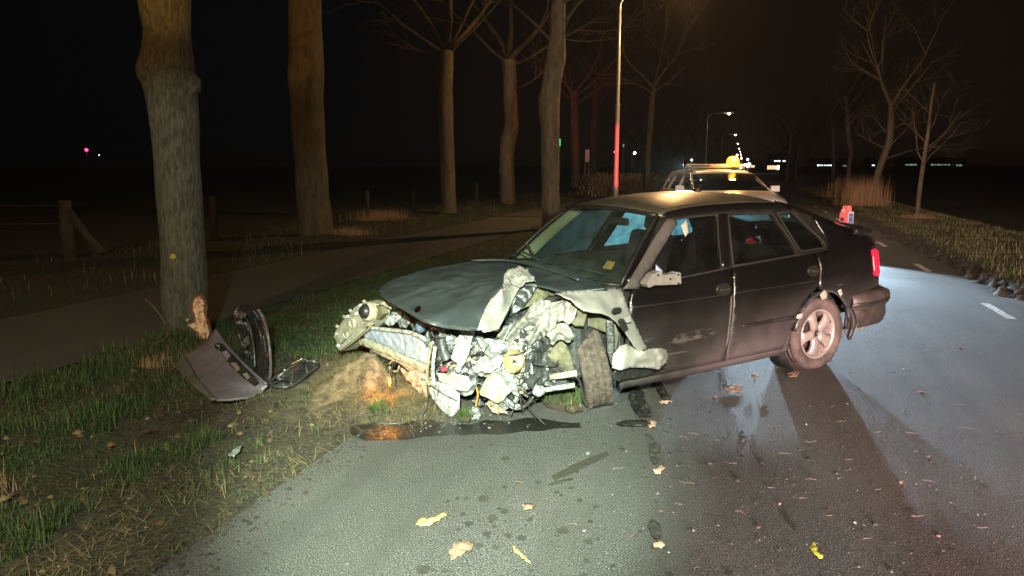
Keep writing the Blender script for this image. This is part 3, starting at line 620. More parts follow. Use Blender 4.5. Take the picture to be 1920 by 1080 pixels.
for k, (cl, rr, lab) in enumerate((
    ([(21.609,48,0.346),(21.577,48,1.7),(21.651,48,2.54),(21.36,48,3.707),(21.215,48,5.194),(20.986,48,6.013)], [.17, .15, .16, .17, .15, .12], 'dim bare tree left of the reeds with a slight bend'),
    ([(23.269,54,0.177),(23.133,54,2.078),(22.962,54,3.958),(22.678,54,5.815)], [.16, .14, .13, .1], 'very dim straight tree at the left edge of the reeds'),
    ([(27.937,76,0.095),(28.001,76,1.7),(28.14,76,3.823),(27.936,76,5.403)], [.19, .16, .14, .1], 'dim distant tree beside the lit signs, left of two'),
    ([(31.02,82,-0.032),(31.087,82,1.7),(31.287,82,3.134),(31.146,82,4.446)], [.16, .13, .12, .1], 'dim distant tree beside the lit signs, right of two'))):
    px_tree(0, cl, rr, lab, M['bark_dark'] if k else M['bark'], 51+k, crown(8, .65, 1.0, 4.4, .07, 60+k), depth=2, seg=8)
for k, (t_, s_) in enumerate(((96, 5.6), (110, 5.6), (126, 5.6), (76, -10), (92, -10), (112, -10), (134, -10))):
    lab_ = ['first', 'second', 'third', 'fourth'][k if k < 3 else k-3]+(' far avenue tree on the right side of the road, fading into the dark' if k < 3 else ' far avenue tree beyond the path on the left, fading into the dark')
    p = W2(s_, t_); tree([p, (p[0], p[1], 2), (p[0]+.3, p[1], 4.5)], [.25, .2, .15], lab_, M['bark_dark'], 70+k, crown(8, .6, 1.0, 5, .08, 80+k), depth=1, seg=7, group='far avenue trees down the road')

# reeds, dry bushes
def tuft(name, c, n, rx, h, label, cat, tone0=.9, ry=None, w=.004, lean=.12):
    root = emp(name, c); x = rng.normal(0, rx*.5, n); y = rng.normal(0, (ry or rx)*.5, n)
    blades('stems', x, y, h*np.clip(rng.normal(.72, .22, n), .2, 1.25), rng.uniform(w*.6, w*1.4, n), np.clip(rng.normal(tone0, .08, n), 0, 1), lean, z=np.zeros(n), parent=root, world=True, m=M['reed'])['kind'] = 'stuff'
    return tag(root, label, cat)
M['reed'] = tone_mat('dry_reed', [(0, (.16, .10, .05)), (.7, (.42, .27, .15)), (1, (.60, .40, .24))], .9, .3)
p = [(14.63,30.78,0),(17.29,38.79,0),(14.5,29.26,0)]
tuft('reed_clump', p[0], 1500, .75, 1.25, 'tall dry orange reed clump round the foot of the leaning tree', 'reeds', lean=.22)
tuft('reed_clump', p[1], 1000, .9, 1.15, 'smaller dry reed clump left of the leaning tree', 'reeds', lean=.22)
p = [(12.87,23.47,0),(13.01,23.01,0),(16.62,28.22,0),(-4.19,23.47,0),(-4.04,18.35,0),(-6.83,18.35,0)]
tuft('grass_tussock', p[0], 500, .5, .25, 'low dry tussock at the foot of the rightmost young tree', 'tussock', .8, lean=.6)
tuft('grass_tussock', p[3], 900, .9, .42, 'pinkish dry grass tussock in front of the short fence post', 'tussock', .95, lean=.7)
tuft('grass_tussock', p[4], 500, .5, .22, 'pale low tussock at the path edge right of the broad brown tree', 'tussock', .9, lean=.8)
q = W2(-3.05, 2.35); tuft('grass_tussock', (*W2(-3.75, 2.55)[:2], 0), 700, .20, .12, 'tan dry tussock at the left edge of the verge nearest the camera', 'tussock', .8, w=.0016, lean=.8)
# hedge behind the red post
def hedge(name, a, b, h, w, label):
    n = 5000; k = rng.random(n); x = a[0]+(b[0]-a[0])*k+rng.normal(0, w*.5, n); y = a[1]+(b[1]-a[1])*k+rng.normal(0, w*.5, n); z = h*rng.random(n)**.8*(1+.15*np.sin(k*23))
    root = emp(name, (a[0], a[1], 0))
    blades('foliage', x-a[0], y-a[1], rng.uniform(.12, .3, n), rng.uniform(.01, .03, n), np.clip(rng.normal(.4, .2, n), 0, 1), 1.0, z=z, parent=root, world=True, m=M['reed'])['kind'] = 'stuff'
    return tag(root, label, 'hedge')
hedge('hedge', [(4.17,38.79,0)][0], [(8.36,44.58,0)][0], 1.05, .9, 'low brown beech hedge behind the red lamp post')

# fence on the far left
M['post'] = mat('weathered_post', (.06, .048, .036), .9, 0, (.03, .026, .02), 10, .7, 50)
def fpost(p, h, r, label, brace=False, wire=False):
    root = emp('fence_post', p); tube('post', [(0, 0, -.2), (0, 0, h*.5), (.01, 0, h)], [r, r*.97, r*.9], M['post'], root, 10, jit=.1)
    if brace: tube('brace', [(.02, 0, h*.86), (h*.45, -.1, h*.30), (h*.78, -.2, 0)], [r*.6, r*.6, r*.6], M['post'], root, 8)
    if wire:
        for q in (.9, .55): tube('rail', [(0, 0, h*q), (-2.5, -.6, h*q+.02), (-6, -1.4, h*q)], .011, M['post'], root, 6)
    return tag(root, label, 'fence post')
p = [(-8.83,14.67,0),(-6.96,17.27,-0),(-4.58,23.47,0),(-3.6,27.25,0),(-1.78,37.57,0)]
fpost(p[0], 1.02, .125, 'thick fence post with a slanting brace and rails at the far left', True, True)
fpost(p[1], 1.0, .09, 'dim upright fence post just right of the struck tree')
fpost(p[2], .92, .075, 'short fence post behind the dry tussock, right of the broad tree')
fpost(p[3], .85, .065, 'small fence post left of the straight orange lit tree')
fpost(p[4], .82, .08, 'faint fence post between the two orange lit trees')

# ================================================================== STREET LAMPS
M['post_grey'] = mat('galvanised_post', (.36, .33, .30), .5, .3, (.28, .26, .24), 3)
M['lamp_glow'] = mat('lamp_glow', (1, .9, .7), .5, emit=(1, .80, .48), estr=28)
M['housing'] = mat('lamp_housing', (.30, .30, .30), .5)
def lamp(s_, t_, label, w=0, H=6.6, group=None, glow=1, arm=1.75):
    x, y, z = W2(s_, t_); r = emp('street_lamp', (x, y, 0)); k = 1 if t_ < 60 else 1.2
    tube('pole', [(0, 0, -.2), (0, 0, 1.2), (0, 0, 1.25), (0, 0, 3.6), (0, 0, 3.65), (0, 0, 5.2), (0, 0, 5.25), (0, 0, H-.35)], [.085, .085, .07, .068, .055, .052, .042, .042], M['post_grey'], r, 14)
    dx, dy = cR, -sR
    tube('arm', spline([(0, 0, H-.38), (dx*.05, dy*.05, H-.1), (dx*.35, dy*.35, H+.12), (dx*arm, dy*arm, H+.25)], 6), .03, M['post_grey'], r, 8)
    h = box('lamp_head', (dx*(arm+.3), dy*(arm+.3), H+.27), (.7*k, .26*k, .14*k), M['housing'], r, (0, 0, -ROAD), .03)
    g_ = lathe('lamp_bowl', [(.001, -.12*k), (.07*k, -.10*k), (.11*k, -.03*k), (.12*k, .03*k)], M['lamp_glow'], h, 14, Matrix.Translation((dx*(arm+.3), dy*(arm+.3), H+.17)) @ Matrix.Rotation(-math.pi/2, 4, 'Y'))
    if w:
        l = point('lamp_light', W2(s_+arm+.3, t_, H-.08), w, (1, .58, .24) if t_ > 0 else SODIUM, .12)
    return tag(r, label, 'street lamp', group)
L0 = lamp(-3.9, 23.9, 'tall street lamp post behind the wreck, red lit at its foot', 1500, 6.8)
box('number_plate', (-.06, -.075, 2.12), (.10, .012, .06), M['white'], L0)
lamp(-3.9, -9.5, 'unseen street lamp added behind the photographer to light the struck tree', 3600)  # unseen lamp added here so its orange reaches the struck tree
for k in range(1, 9): lamp(-3.7, 23.9+54*k, ['', 'first lit street lamp down the road beyond the white car', 'second lit street lamp down the road beyond the white car'][k] if k < 3 else ['third', 'fourth', 'fifth', 'sixth', 'seventh', 'eighth'][k-3]+' small street lamp glowing far down the road, counted from the white car', (160, 120)[k-1] if k < 3 else 0, group='distant street lamps' if k > 2 else None)

# ================================================================== FAR LIGHTS
def emat(n, c, s): return mat(n, c, .5, emit=c, estr=s)
E_ = dict(red=emat('glow_red', (1, .03, .12), 8), white=emat('glow_white', (1, .93, .8), 12), cool=emat('glow_cool', (.75, .95, 1), 3), green=emat('glow_green', (.06, .9, .2), 1.0), sign=emat('glow_sign', (1, .62, .38), 1.3), dimw=emat('glow_dim', (.45, .9, .7), .35), grey=emat('glow_grey', (.5, .45, .5), .06), amber=emat('glow_amber', (1, .45, .05), 9), signred=emat('glow_signred', (.9, .05, .03), .5))
def lantern(p, r, m, label, cat, name='far_lamp', group=None, foot=True):
    root = emp(name, (p[0], p[1], 0))
    lathe('globe', [(.001, -r), (r*.7, -r*.7), (r, 0), (r*.7, r*.7), (.001, r)], m, root, 10, Matrix.Translation((0, 0, p[2])) @ Matrix.Rotation(math.pi/2, 4, 'Y'))
    if foot: tube('mast', [(0, 0, -.3), (0, 0, p[2]-r*.8)], r*.25, M['post_grey'], root, 6)
    return tag(root, label, cat, group)
p = [(-113.137,200,5.756)]; lantern(p[0], .42, E_['red'], 'small red warning light low over the fields at the far left', 'light')
p = [(-109.861,200,4.361)]; lantern(p[0], .10, E_['white'], 'tiny white light beside the red light over the fields', 'light')
def panel_sign(name, p, w, h, m, label, cat, d=.08):
    root = emp(name, (p[0], p[1], 0)); box('sign_face', (0, 0, p[2]), (w, d, h), m, root, bev=.01)
    for s_ in (-w*.4, w*.4): tube('leg', [(s_, .06, -.2), (s_, .06, p[2]-h*.3)], .03, M['post_grey'], root, 6)
    return tag(root, label, cat)
panel_sign('lit_sign', [(3.694,60,3.501)][0], .34, .55, E_['green'], 'green lit box sign just right of the thick leaning trunk', 'sign')
panel_sign('notice_board', [(4.604,46,2.28)][0], .26, .75, mat('board_grey', (.5, .45, .5), .8), 'small pale notice board between dim trees left of the red post', 'sign')
p = [(14.684,90,3.149),(15.614,90,4.089),(13.322,90,4.027),(21.548,90,2.331),(21.474,90,2.583),(14.518,90,2.205),(12.603,90,2.016)]
lantern(p[0], .16, E_['white'], 'small white yard light right of the red lamp post', 'light')
panel_sign('window_light', p[1], .25, .9, E_['dimw'], 'narrow greenish lit upright pane near the yard light', 'light')
panel_sign('window_light', p[2], .14, .35, E_['dimw'], 'small dim lit pane right behind the red lamp post', 'light')
lantern(p[3], .11, E_['white'], 'tiny white light above the rear of the white car', 'light')
panel_sign('gate_pillar', p[5], .5, 1.6, mat('pillar_green', (.12, .25, .16), .8), 'greenish gate pillar under the yard light', 'pillar', .3)
panel_sign('reflector_post', [(5.543,40,1.896)][0], .12, .2, mat('pale_disc', (.5, .48, .45), .5), 'small pale marker just right of the red lamp post', 'marker')
ps = [(52.089,150,1.279)]; panel_sign('lit_sign', ps[0], 2.0, .75, E_['sign'], 'pale orange roadworks board left of the dim tree pair', 'sign'); 
panel_sign('lit_sign', [(53.263,150,1.279)][0], .35, .75, E_['white'], 'small bright panel at the right end of the roadworks board', 'sign')
panel_sign('lit_sign', [(54.546,170,1.461)][0], .9, .5, E_['sign'], 'small orange lit board just right of the beacon', 'sign')
# headlamps of waiting cars and far buildings
fc = [(48.269,160,1.363),(48.833,160,1.475),(49.612,160,1.812),(50.301,160,1.7),(50.63,160,1.924),(50.237,160,2.933),(47.919,160,3.828),(48.861,160,3.157),(49.51,160,1.588)]
for k, q in enumerate(fc): lantern(q, (.42, .5, .22, .42, .3, .28, .22, .18, .2)[k], E_['white'] if k != 5 else E_['cool'], 'glaring lamp of distant traffic right of the orange beacon', 'light', 'traffic_lamp', 'distant traffic lamps', True)
for (u0, u1, m, lab), q in zip(((1526, 1556, 'cool', 'row of lit greenhouse windows at the left end of the skyline'), (1446, 1472, 'cool', 'low lit building above the roadworks board'), (1738, 1775, 'dimw', 'faint lit barn windows behind the rightmost young tree'), (1628, 1634, 'cool', 'single lit window on the skyline beside the leaning tree'), (1690, 1712, 'dimw', 'dim lit windows between the two bare trees'), (1784, 1796, 'dimw', 'small dim lit window at the right end of the skyline'), (1574, 1590, 'dimw', 'dim lit window just left of the reeds')), [(173.564,420,1.7),(148.929,420,4.055),(237.763,420,1.995),(200.449,420,1.7),(221.335,420,1.995),(247.948,420,1.7),(185.833,420,1.405)]):
    w = (u1-u0)*420/1387; root = emp('farm_building', (q[0], q[1], -.5)); z = q[2]+.5
    box('wall', (0, 0, z*.5+1), (w*1.2+2, 8, z+2), M['bark_dark'], root); n = max(1, int((u1-u0)/6))
    v_ = [(-w*.6-1.3, -4.3, z+1.9), (w*.6+1.3, -4.3, z+1.9), (w*.6+1.3, 0, z+4), (-w*.6-1.3, 0, z+4), (w*.6+1.3, 4.3, z+1.9), (-w*.6-1.3, 4.3, z+1.9)]
    solid(mk('roof', v_, [(0, 1, 2, 3), (3, 2, 4, 5)], M['bark_dark'], root, False), .15)
    for i in range(n): box('window', (-w/2+(i+.5)*w/n, -4.03, z), (w/n*rng.uniform(.55, .9), .05, rng.uniform(.45, .9)), E_[m], root)
    tag(root, lab, 'building')

# ================================================================== THE WRECK (local: x forward, y to its left, z up, origin under the rear axle)
WR = emp('wrecked_car', (2.184, 6.7965, 0), (0, .0093, rad(212.116)))
tag(WR, 'wrecked dark hatchback with its front end torn open, standing across the road', 'car')
def Ys(x, z):
    b = .80+.055*(1-((z-.58)/.40)**2) if z < .92 else .815-(z-.92)*.52
    if x > 1.3: b -= .05*((x-1.3)/1.0)**2
    if x < 0: b -= .16*(-x)**2.4
    return b
def body_paint():
    m = mat('dark_dusty_paint', (.030, .026, .025), .36, .35, None, coat=.6); t = m.node_tree; p = t.nodes['Principled BSDF']; co = t.nodes.new('ShaderNodeTexCoord')
    sp = t.nodes.new('ShaderNodeSeparateXYZ'); lk(t, co.outputs['Object'], sp.inputs[0])
    def noise_(sc, st=(1, 1, 1), d=7):
        mp = t.nodes.new('ShaderNodeMapping'); mp.inputs['Scale'].default_value = st; lk(t, co.outputs['Object'], mp.inputs[0])
        n = t.nodes.new('ShaderNodeTexNoise'); n.inputs['Scale'].default_value = sc; n.inputs['Detail'].default_value = d; lk(t, mp.outputs[0], n.inputs['Vector']); return n.outputs[0]
    def rng_(x, a, b, c=0, d=1):
        r = t.nodes.new('ShaderNodeMapRange'); r.inputs[1].default_value = a; r.inputs[2].default_value = b; r.inputs[3].default_value = c; r.inputs[4].default_value = d; lk(t, x, r.inputs[0]); return r.outputs[0]
    def mul(a, b):
        x = t.nodes.new('ShaderNodeMath'); x.operation = 'MULTIPLY'; lk(t, a, x.inputs[0]); lk(t, b, x.inputs[1]); return x.outputs[0]
    def mx(a, b): x = t.nodes.new('ShaderNodeMath'); x.operation = 'MAXIMUM'; lk(t, a, x.inputs[0]); lk(t, b, x.inputs[1]); return x.outputs[0]
    low = rng_(sp.outputs['Z'], .80, .18, .03, .75); dust = mul(low, rng_(noise_(5), .3, .7, .5, 1))
    band = mul(rng_(sp.outputs['Z'], .43, .47), rng_(sp.outputs['Z'], .55, .50)); front = rng_(sp.outputs['X'], .95, 1.15)
    streak = mul(mul(band, front), rng_(noise_(9, (1, 1, 3)), .45, .62))
    scr = mul(rng_(noise_(22, (.06, 1, 1.6), 3), .66, .70), rng_(noise_(2.1), .5, .6))
    fac = mx(mx(dust, streak), mul(scr, rng_(sp.outputs['Z'], .9, .7)))
    c = t.nodes.new('ShaderNodeMix'); c.data_type = 'RGBA'; c.inputs[6].default_value = (.011, .010, .010, 1); c.inputs[7].default_value = (.110, .095, .090, 1); lk(t, fac, c.inputs[0]); lk(t, c.outputs[2], p.inputs['Base Color'])
    lk(t, rng_(fac, 0, 1, .24, .85), p.inputs['Roughness']); lk(t, rng_(fac, 0, .5, .35, 0), p.inputs['Metallic']); 
    bn = t.nodes.new('ShaderNodeBump'); bn.inputs['Strength'].default_value = .12; bn.inputs['Distance'].default_value = .02; lk(t, noise_(5.5, (1, 1, 1), 2), bn.inputs['Height']); lk(t, bn.outputs[0], p.inputs['Normal'])
    return m
M['paint_car'] = body_paint()
M['bonnet'] = mat('bonnet_sheen_tone', (.085, .100, .108), .34, .6, (.12, .14, .15), 3, 0, coat=.35, rough2=.5)  # car paint lightened and blued to show sheen on the bonnet
M['roof'] = mat('roof_lamp_sheen', (.20, .185, .145), .30, .65, (.26, .24, .18), 4, 0, rough2=.45, coat=.3)  # car paint made lighter and yellower for the street lamp's reflection
def spanel(name, outline, m, parent=WR, res=.05, holes=(), off=0, t=.018, side=1, rows=(), Yf=Ys):
    ex = []
    xs = [p[0] for p in outline]
    for r in rows:
        for dz in (-.010, 0, .010):
            x = min(xs)
            while x < max(xs): ex.append((x, r(x)+dz)); x += .05
    vv, ff = tri2d(outline, res, holes, ex)
    V = []
    for p in vv:
        y = Yf(p.x, p.y)+off
        for r in rows:
            if abs(p.y-r(p.x)) < .004: y -= .008
        V.append((p.x, side*y, p.y))
    if ff:
        a, b, c = (Vector(V[i]) for i in ff[0][:3])
        if (b-a).cross(c-a).y*side < 0: ff = [q[::-1] for q in ff]
    o = mk(name, V, ff, m, parent)
    if t: solid(o, t)
    return o
def grid(name, rows, m, parent=WR, t=.012, up=True):
    n = len(rows[0]); V = [p for r in rows for p in r]
    F = [(j*n+i, j*n+i+1, (j+1)*n+i+1, (j+1)*n+i) for j in range(len(rows)-1) for i in range(n-1)]
    k = F[len(F)//2]; a, b, c = Vector(V[k[0]]), Vector(V[k[1]]), Vector(V[k[2]])
    if ((b-a).cross(c-b).z < 0) == up: F = [q[::-1] for q in F]
    o = mk(name, V, F, m, parent)
    if t: solid(o, t)
    return o
RL = [(1.635, 1.352), (1.58, 1.372), (1.45, 1.388), (1.3, 1.399), (1.1, 1.406), (.92, 1.408), (.65, 1.407), (.387, 1.397), (.2, 1.365), (-.026, 1.29), (-.278, 1.212), (-.489, 1.142), (-.79, 1.075), (-.90, 1.02)]
def zr(x):
    if x >= RL[0][0]: return RL[0][1]
    for (a, za), (b, zb) in zip(RL, RL[1:]):
        if b <= x <= a: return za+(zb-za)*(x-a)/(b-a)
    return RL[-1][1]
crease = lambda x: .757+.010*(2.1-x)/1.9
FW = [(2.00, .900), (1.55, 1.325), (1.075, 1.340), (1.165, 1.14), (1.235, .945)]
RW = [(1.10, .960), (.975, 1.30), (.955, 1.335), (.455, 1.322), (.345, 1.10), (.318, .985)]
QW = [(.395, 1.318), (.215, 1.320), (-.045, 1.075), (-.06, 1.035), (.0, 1.018), (.278, 1.012)]
for side in (1, -1):
    gl = M['sglass'] if side == 1 else M['fglass']
    top = [(x, z) for x, z in RL if x > -.8]
    spanel('window_surround', [(2.13, .888), (1.90, 1.10), (1.66, 1.335)]+[(x, z-.002) for x, z in top if x > -.1]+[(-.12, 1.10), (-.10, 1.0), (.33, .962), (1.10, .944)], M['black'], res=.05, holes=(FW, RW, QW), side=side, t=.03, off=-.004)
    for nm, wn_ in (('side_window', FW), ('rear_side_window', RW), ('quarter_window', QW)):
        spanel(nm, wn_, M['haze_glass'] if side < 0 and nm == 'side_window' else gl, res=.10, off=-.022, t=0, side=side)
        pth = [(x, side*(Ys(x, z)+.001), z) for x, z in wn_]; tube('window_seal', pth+[pth[0], pth[1]], .009, M['rubber'], WR, 6)
    spanel('pillar_panel', [(1.115, .962), (.968, 1.335), (1.06, 1.338), (1.15, 1.14), (1.222, .956)], M['paint_car'], off=.004, side=side, res=.05, t=.01)
    spanel('roof_rail', [(1.64, 1.345)]+[(x, z+.006) for x, z in RL if x > .1]+[(.2, 1.335), (.42, 1.352), (.9, 1.362), (1.3, 1.352), (1.56, 1.338)], M['paint_car'], off=.006, side=side, res=.05, t=.02)
    fd = spanel('front_door', [(2.10, .235), (2.155, .5), (2.13, .76), (2.09, .884), (1.6, .915), (1.115, .948), (1.142, .76), (1.168, .45), (1.168, .235)], M['paint_car'], side=side, t=.03)
    rdoor = spanel('rear_door', [(1.158, .235), (1.158, .45), (1.132, .76), (1.103, .949), (.7, .962), (.33, .975), (.10, .985), (.09, .85), (.12, .72), (.24, .662), (.335, .59), (.395, .48), (.42, .40), (.47, .30), (.50, .235)], M['paint_car'], side=side, t=.03)
    arc = [(.03+.365*math.cos(a), .30+.365*math.sin(a)) for a in [rad(k) for k in range(12, 181, 12)]]
    spanel('quarter_panel', [(.085, .985), (-.09, 1.0), (-.112, 1.105), (-.045, 1.275)]+[(x, z) for x, z in RL if x < -.1]+[(-.94, .98), (-.93, .96), (-.80, .94), (-.80, .72), (-.94, .70), (-.95, .58), (-.36, .56), (-.345, .36)]+[(x, z) for x, z in arc[::-1] if x < .13]+[(.11, .72), (.08, .85)], M['paint_car'], side=side, t=.025)
    spanel('tail_light', [(-.805, .935), (-.805, .725), (-.90, .70), (-.955, .71), (-.96, .92), (-.90, .945)], mat('tail_lamp', (.5, .01, .02), .2, emit=(1, .02, .06), estr=1.1) if side == 1 else M['red_plastic'], side=side, off=.008, t=.03, res=.04)
    spanel('sill', [(2.14, .165), (2.16, .245), (1.2, .245), (.50, .245), (.40, .36), (.39, .20), (.5, .175), (1.2, .170)], M['paint_car'], side=side, off=-.018, t=.05)
    tube('crease_line', [(x, side*(Ys(x, crease(x))+.0015), crease(x)) for x in (2.12, 1.9, 1.7, 1.5, 1.3, 1.17)], .0035, M['rubber'], fd, 5)
    tube('crease_line', [(x, side*(Ys(x, crease(x))+.0015), crease(x)) for x in (1.12, .9, .7, .5, .3, .13)], .0035, M['rubber'], rdoor, 5)
    # door handles in their dark bowls
    for (hx, hz), door in zip(((1.247, .802), (.181, .848)), (fd, rdoor)):
        y = side*(Ys(hx, hz)+.004); nm = lathe('door_handle', [(.001, .010), (.040, .009), (.052, .004), (.058, .012), (.064, .009), (.068, -.012)], M['black'], door, 26, Matrix.Translation((hx, y, hz)) @ Matrix.Rotation(side*math.pi/2, 4, 'Z') @ Matrix.Diagonal((1, 1.15, .74, 1)))
        bevel(box('handle_grip', (hx, y+side*.016, hz+.004), (.10, .014, .018), M['steel_dark'], door), .004)
# grey inner edge of the door frame and the door mirror stump
o = spanel('frame_trim', [(2.174,0.892),(2.055,0.882),(1.936,0.99),(1.525,1.295),(1.539,1.334),(1.615,1.326),(1.804,1.19)], M['trim'], off=.012, res=.04, t=.01); o['label'] = 'pale grey strip up the windscreen pillar'
for a in ((1180, 519),): pass
mp_ = [(1.998,0.9,0.99),(1.94,0.9,1.007),(1.909,0.9,0.975),(1.789,0.9,0.976),(1.784,0.9,0.983),(1.744,0.9,0.979),(1.735,0.9,0.899),(1.776,0.9,0.896),(1.936,0.9,0.907),(1.986,0.9,0.912),(2.034,0.9,0.898),(2.063,0.9,0.927)]
o = slab('mirror_mount', mp_, .07, M['white'], WR, .006, (0, -1, 0)); o['label'] = 'bare white mirror bracket with the mirror torn off'
for p in [(1.853,0.91,0.945),(1.779,0.91,0.969),(1.776,0.91,0.908),(1.968,0.91,0.982)]: lathe('screw', [(.001, .008), (.006, .006), (.007, 0)], M['black'], o, 10, Matrix.Translation(p) @ Matrix.Rotation(math.pi/2, 4, 'Z'))
spanel('mirror_sail', [(2.043,0.899),(1.851,1.012),(1.821,0.992),(1.878,0.885)], M['black'], off=.015, res=.04, t=.03)
o = spanel('paper_scrap', [(1.853,1.03),(1.81,0.984),(1.826,0.96),(1.887,0.951)], mat('blue_paper', (.45, .55, .85), .6), off=.02, res=.02, t=.003)
o = spanel('paper_scrap', [(1.49,1.279),(1.415,1.313),(1.441,1.223),(1.487,1.195)], mat('pale_paper', (.6, .55, .5), .7), off=.006, res=.02, t=.003)
# rub strip and scars on the doors
st_ = [(1.04, .49), (1.04, .508), (.43, .516), (.40, .48)]
o = spanel('rub_strip', st_, M['black'], off=.012, t=.014, res=.04)
o = spanel('rub_strip_end', [(.415, .487), (.405, .515), (.34, .525), (.315, .50), (.36, .475)], M['white'], off=.018, t=.01, res=.03); o['label'] = 'pale broken end of the rub strip'
dent = spanel('scratched_edge', [(1.168, .74), (1.152, .75), (1.176, .36), (1.19, .36), (1.19, .5), (1.178, .66)], M['trim'], off=.003, t=.004, res=.03); dent['label'] = 'pale bent rear edge of the front door'
for pts in ([(0.111,0.646),(0.055,0.685),(0.012,0.654),(0.024,0.606),(0.087,0.604)], [(-0.126,0.658),(-0.171,0.672),(-0.197,0.619),(-0.167,0.604)]): spanel('paint_chip', pts, M['cream'], off=.006, t=.003, res=.02)
# wheel arch lip of the rear wheel, torn on the trailing side
tube('arch_lip', [(.03+.368*math.cos(rad(a)), Ys(0, .6)-.008, .30+.368*math.sin(rad(a))) for a in range(10, 171, 10)], .012, M['steel_dark'], WR, 6)
tube('torn_liner', spline([(-.29, .80, .52), (-.36, .84, .44), (-.385, .85, .33), (-.36, .83, .2)], 5), [.03]*11+[.022]*4+[.01], M['black'], WR, 8)
# roof, hatch
def rrow(x, c, n=13, front=0, inset=0, dz=0):
    z = zr(x); ye = (Ys(x, z)-inset) if z > .92 else Ys(x, z)
    return [(x+front*(1-(k*2/(n-1)-1)**2), ye*(k*2/(n-1)-1), z+dz+c*(1-abs(k*2/(n-1)-1)**2.2)) for k in range(n)]
grid('roof', [rrow(x, c, 17, f) for x, c, f in ((1.64, .035, .07), (1.60, .05, .065), (1.5, .066, .05), (1.35, .076, .03), (1.15, .082, .01), (.9, .084, 0), (.65, .082, 0), (.45, .080, 0), (.30, .07, 0))], M['roof'])
grid('hatch_glass', [rrow(x, c, 13, 0, .05, -.01) for x, c in ((.28, .07), (.1, .066), (-.15, .06), (-.4, .055), (-.62, .05))], M['fglass'], t=0)
for sd in (1, -1): grid('hatch_pillar', [[(x, sd*(Ys(x, zr(x))-.07*k/3), zr(x)+.012*k) for k in range(4)] for x in (.30, .1, -.15, -.4, -.65, -.8)], M['paint_car'])
grid('hatch_lid', [rrow(x, .045, 13, 0, 0, 0) for x in (-.60, -.70, -.80)]+[[(-.90-.07*(1-f*f), .66*f, 1.04+.03*(1-f*f)) for f in [k/6-1 for k in range(13)]], [(-.96-.09*(1-f*f), .63*f, .92) for f in [k/6-1 for k in range(13)]], [(-.98-.10*(1-f*f), .62*f, .56) for f in [k/6-1 for k in range(13)]]], M['paint_car'], up=True)
tube('spoiler', spline([(-.62, .64, 1.115), (-.76, .665, 1.10), (-.86, .60, 1.105), (-.95, .3, 1.125), (-.97, 0, 1.13), (-.95, -.3, 1.125), (-.86, -.60, 1.105), (-.62, -.64, 1.115)], 5), .034, M['black'], WR, 10)
tube('aerial', [(.72, .03, 1.485), (.70, .03, 1.51), (.64, .03, 1.545)], [.035, .022, .004], M['black'], WR, 8)
# rear bumper
plan = [(-.36, .815), (-.55, .835), (-.80, .825), (-.97, .76), (-1.09, .60), (-1.15, .3), (-1.17, 0)]; plan = plan+[(x, -y) for x, y in plan[-2::-1]]
prof = [(-.05, .30), (-.01, .305), (.005, .36), (-.005, .44), (.0, .465), (.022, .475), (.03, .53), (.022, .565), (-.02, .58), (-.09, .585)]
rows = []
for i, (x, y) in enumerate(plan):
    a = Vector(plan[max(i-1, 0)]); b = Vector(plan[min(i+1, len(plan)-1)]); d = (b-a).normalized(); nn_ = Vector((-d.y, d.x)); nn_ = nn_ if nn_.dot(Vector((x+.1, y))) > 0 else -nn_
    rows.append([(x+nn_.x*o_, y+nn_.y*o_, z) for o_, z in prof])
grid('rear_bumper', rows, mat('bumper_plastic', (.03, .026, .024), .5, .1, (.075, .056, .047), 9, .1), up=True, t=.02)
tube('bumper_strip', [(x*1.0, y+.036*(1 if y > 0 else -1 if y < 0 else 0), .505) for x, y in plan[:6]], .022, M['black'], WR, 6)
# straw caught behind the rear wheel
n = 150; t_ = rng.random(n); x_ = -.25-.75*t_+rng.normal(0, .03, n); y_ = .80-.18*t_**2+rng.normal(0, .03, n)
blades('caught_straw', x_, y_, rng.uniform(.06, .2, n), rng.uniform(.0015, .003, n), np.full(n, .9), .4, z=.24+.03*t_+rng.normal(0, .02, n), parent=WR, world=True, flat=.9)['kind'] = 'stuff'
# floor, inside
box('floor_pan', (1.0, 0, .27), (2.6, 1.40, .07), M['steel_dark'], WR, bev=.02)
box('boot_floor', (-.45, 0, .40), (.9, 1.1, .10), M['steel_dark'], WR, bev=.02)
box('bulkhead', (2.10, 0, .58), (.06, 1.40, .60), M['steel_dark'], WR, bev=.02)
for sd in (1, -1):
    box('door_lining', (1.05, sd*.745, .62), (1.9, .04, .60), M['seat'], WR, bev=.01)
    lathe('wheel_house', [(.001, 0), (.37, 0), (.37, .2)], M['steel_dark'], WR, 24, Matrix.Translation((.03, sd*.55, .30)) @ Matrix.Rotation(sd*math.pi/2, 4, 'Z'))
d = box('dashboard', (1.93, 0, .80), (.50, 1.36, .26), M['dash'], WR, (0, rad(8), 0), .06)
lathe('steering_wheel', [(.18+.016*math.cos(rad(a)), .016*math.sin(rad(a))) for a in range(0, 360, 45)], M['rubber'], WR, 28, Matrix.Translation((1.55, .36, .90)) @ Matrix.Rotation(rad(28), 4, 'Y'), True)
lathe('airbag_cover', [(.001, -.03), (.06, -.025), (.07, .01)], M['seat'], WR, 16, Matrix.Translation((1.55, .36, .90)) @ Matrix.Rotation(rad(28), 4, 'Y'))
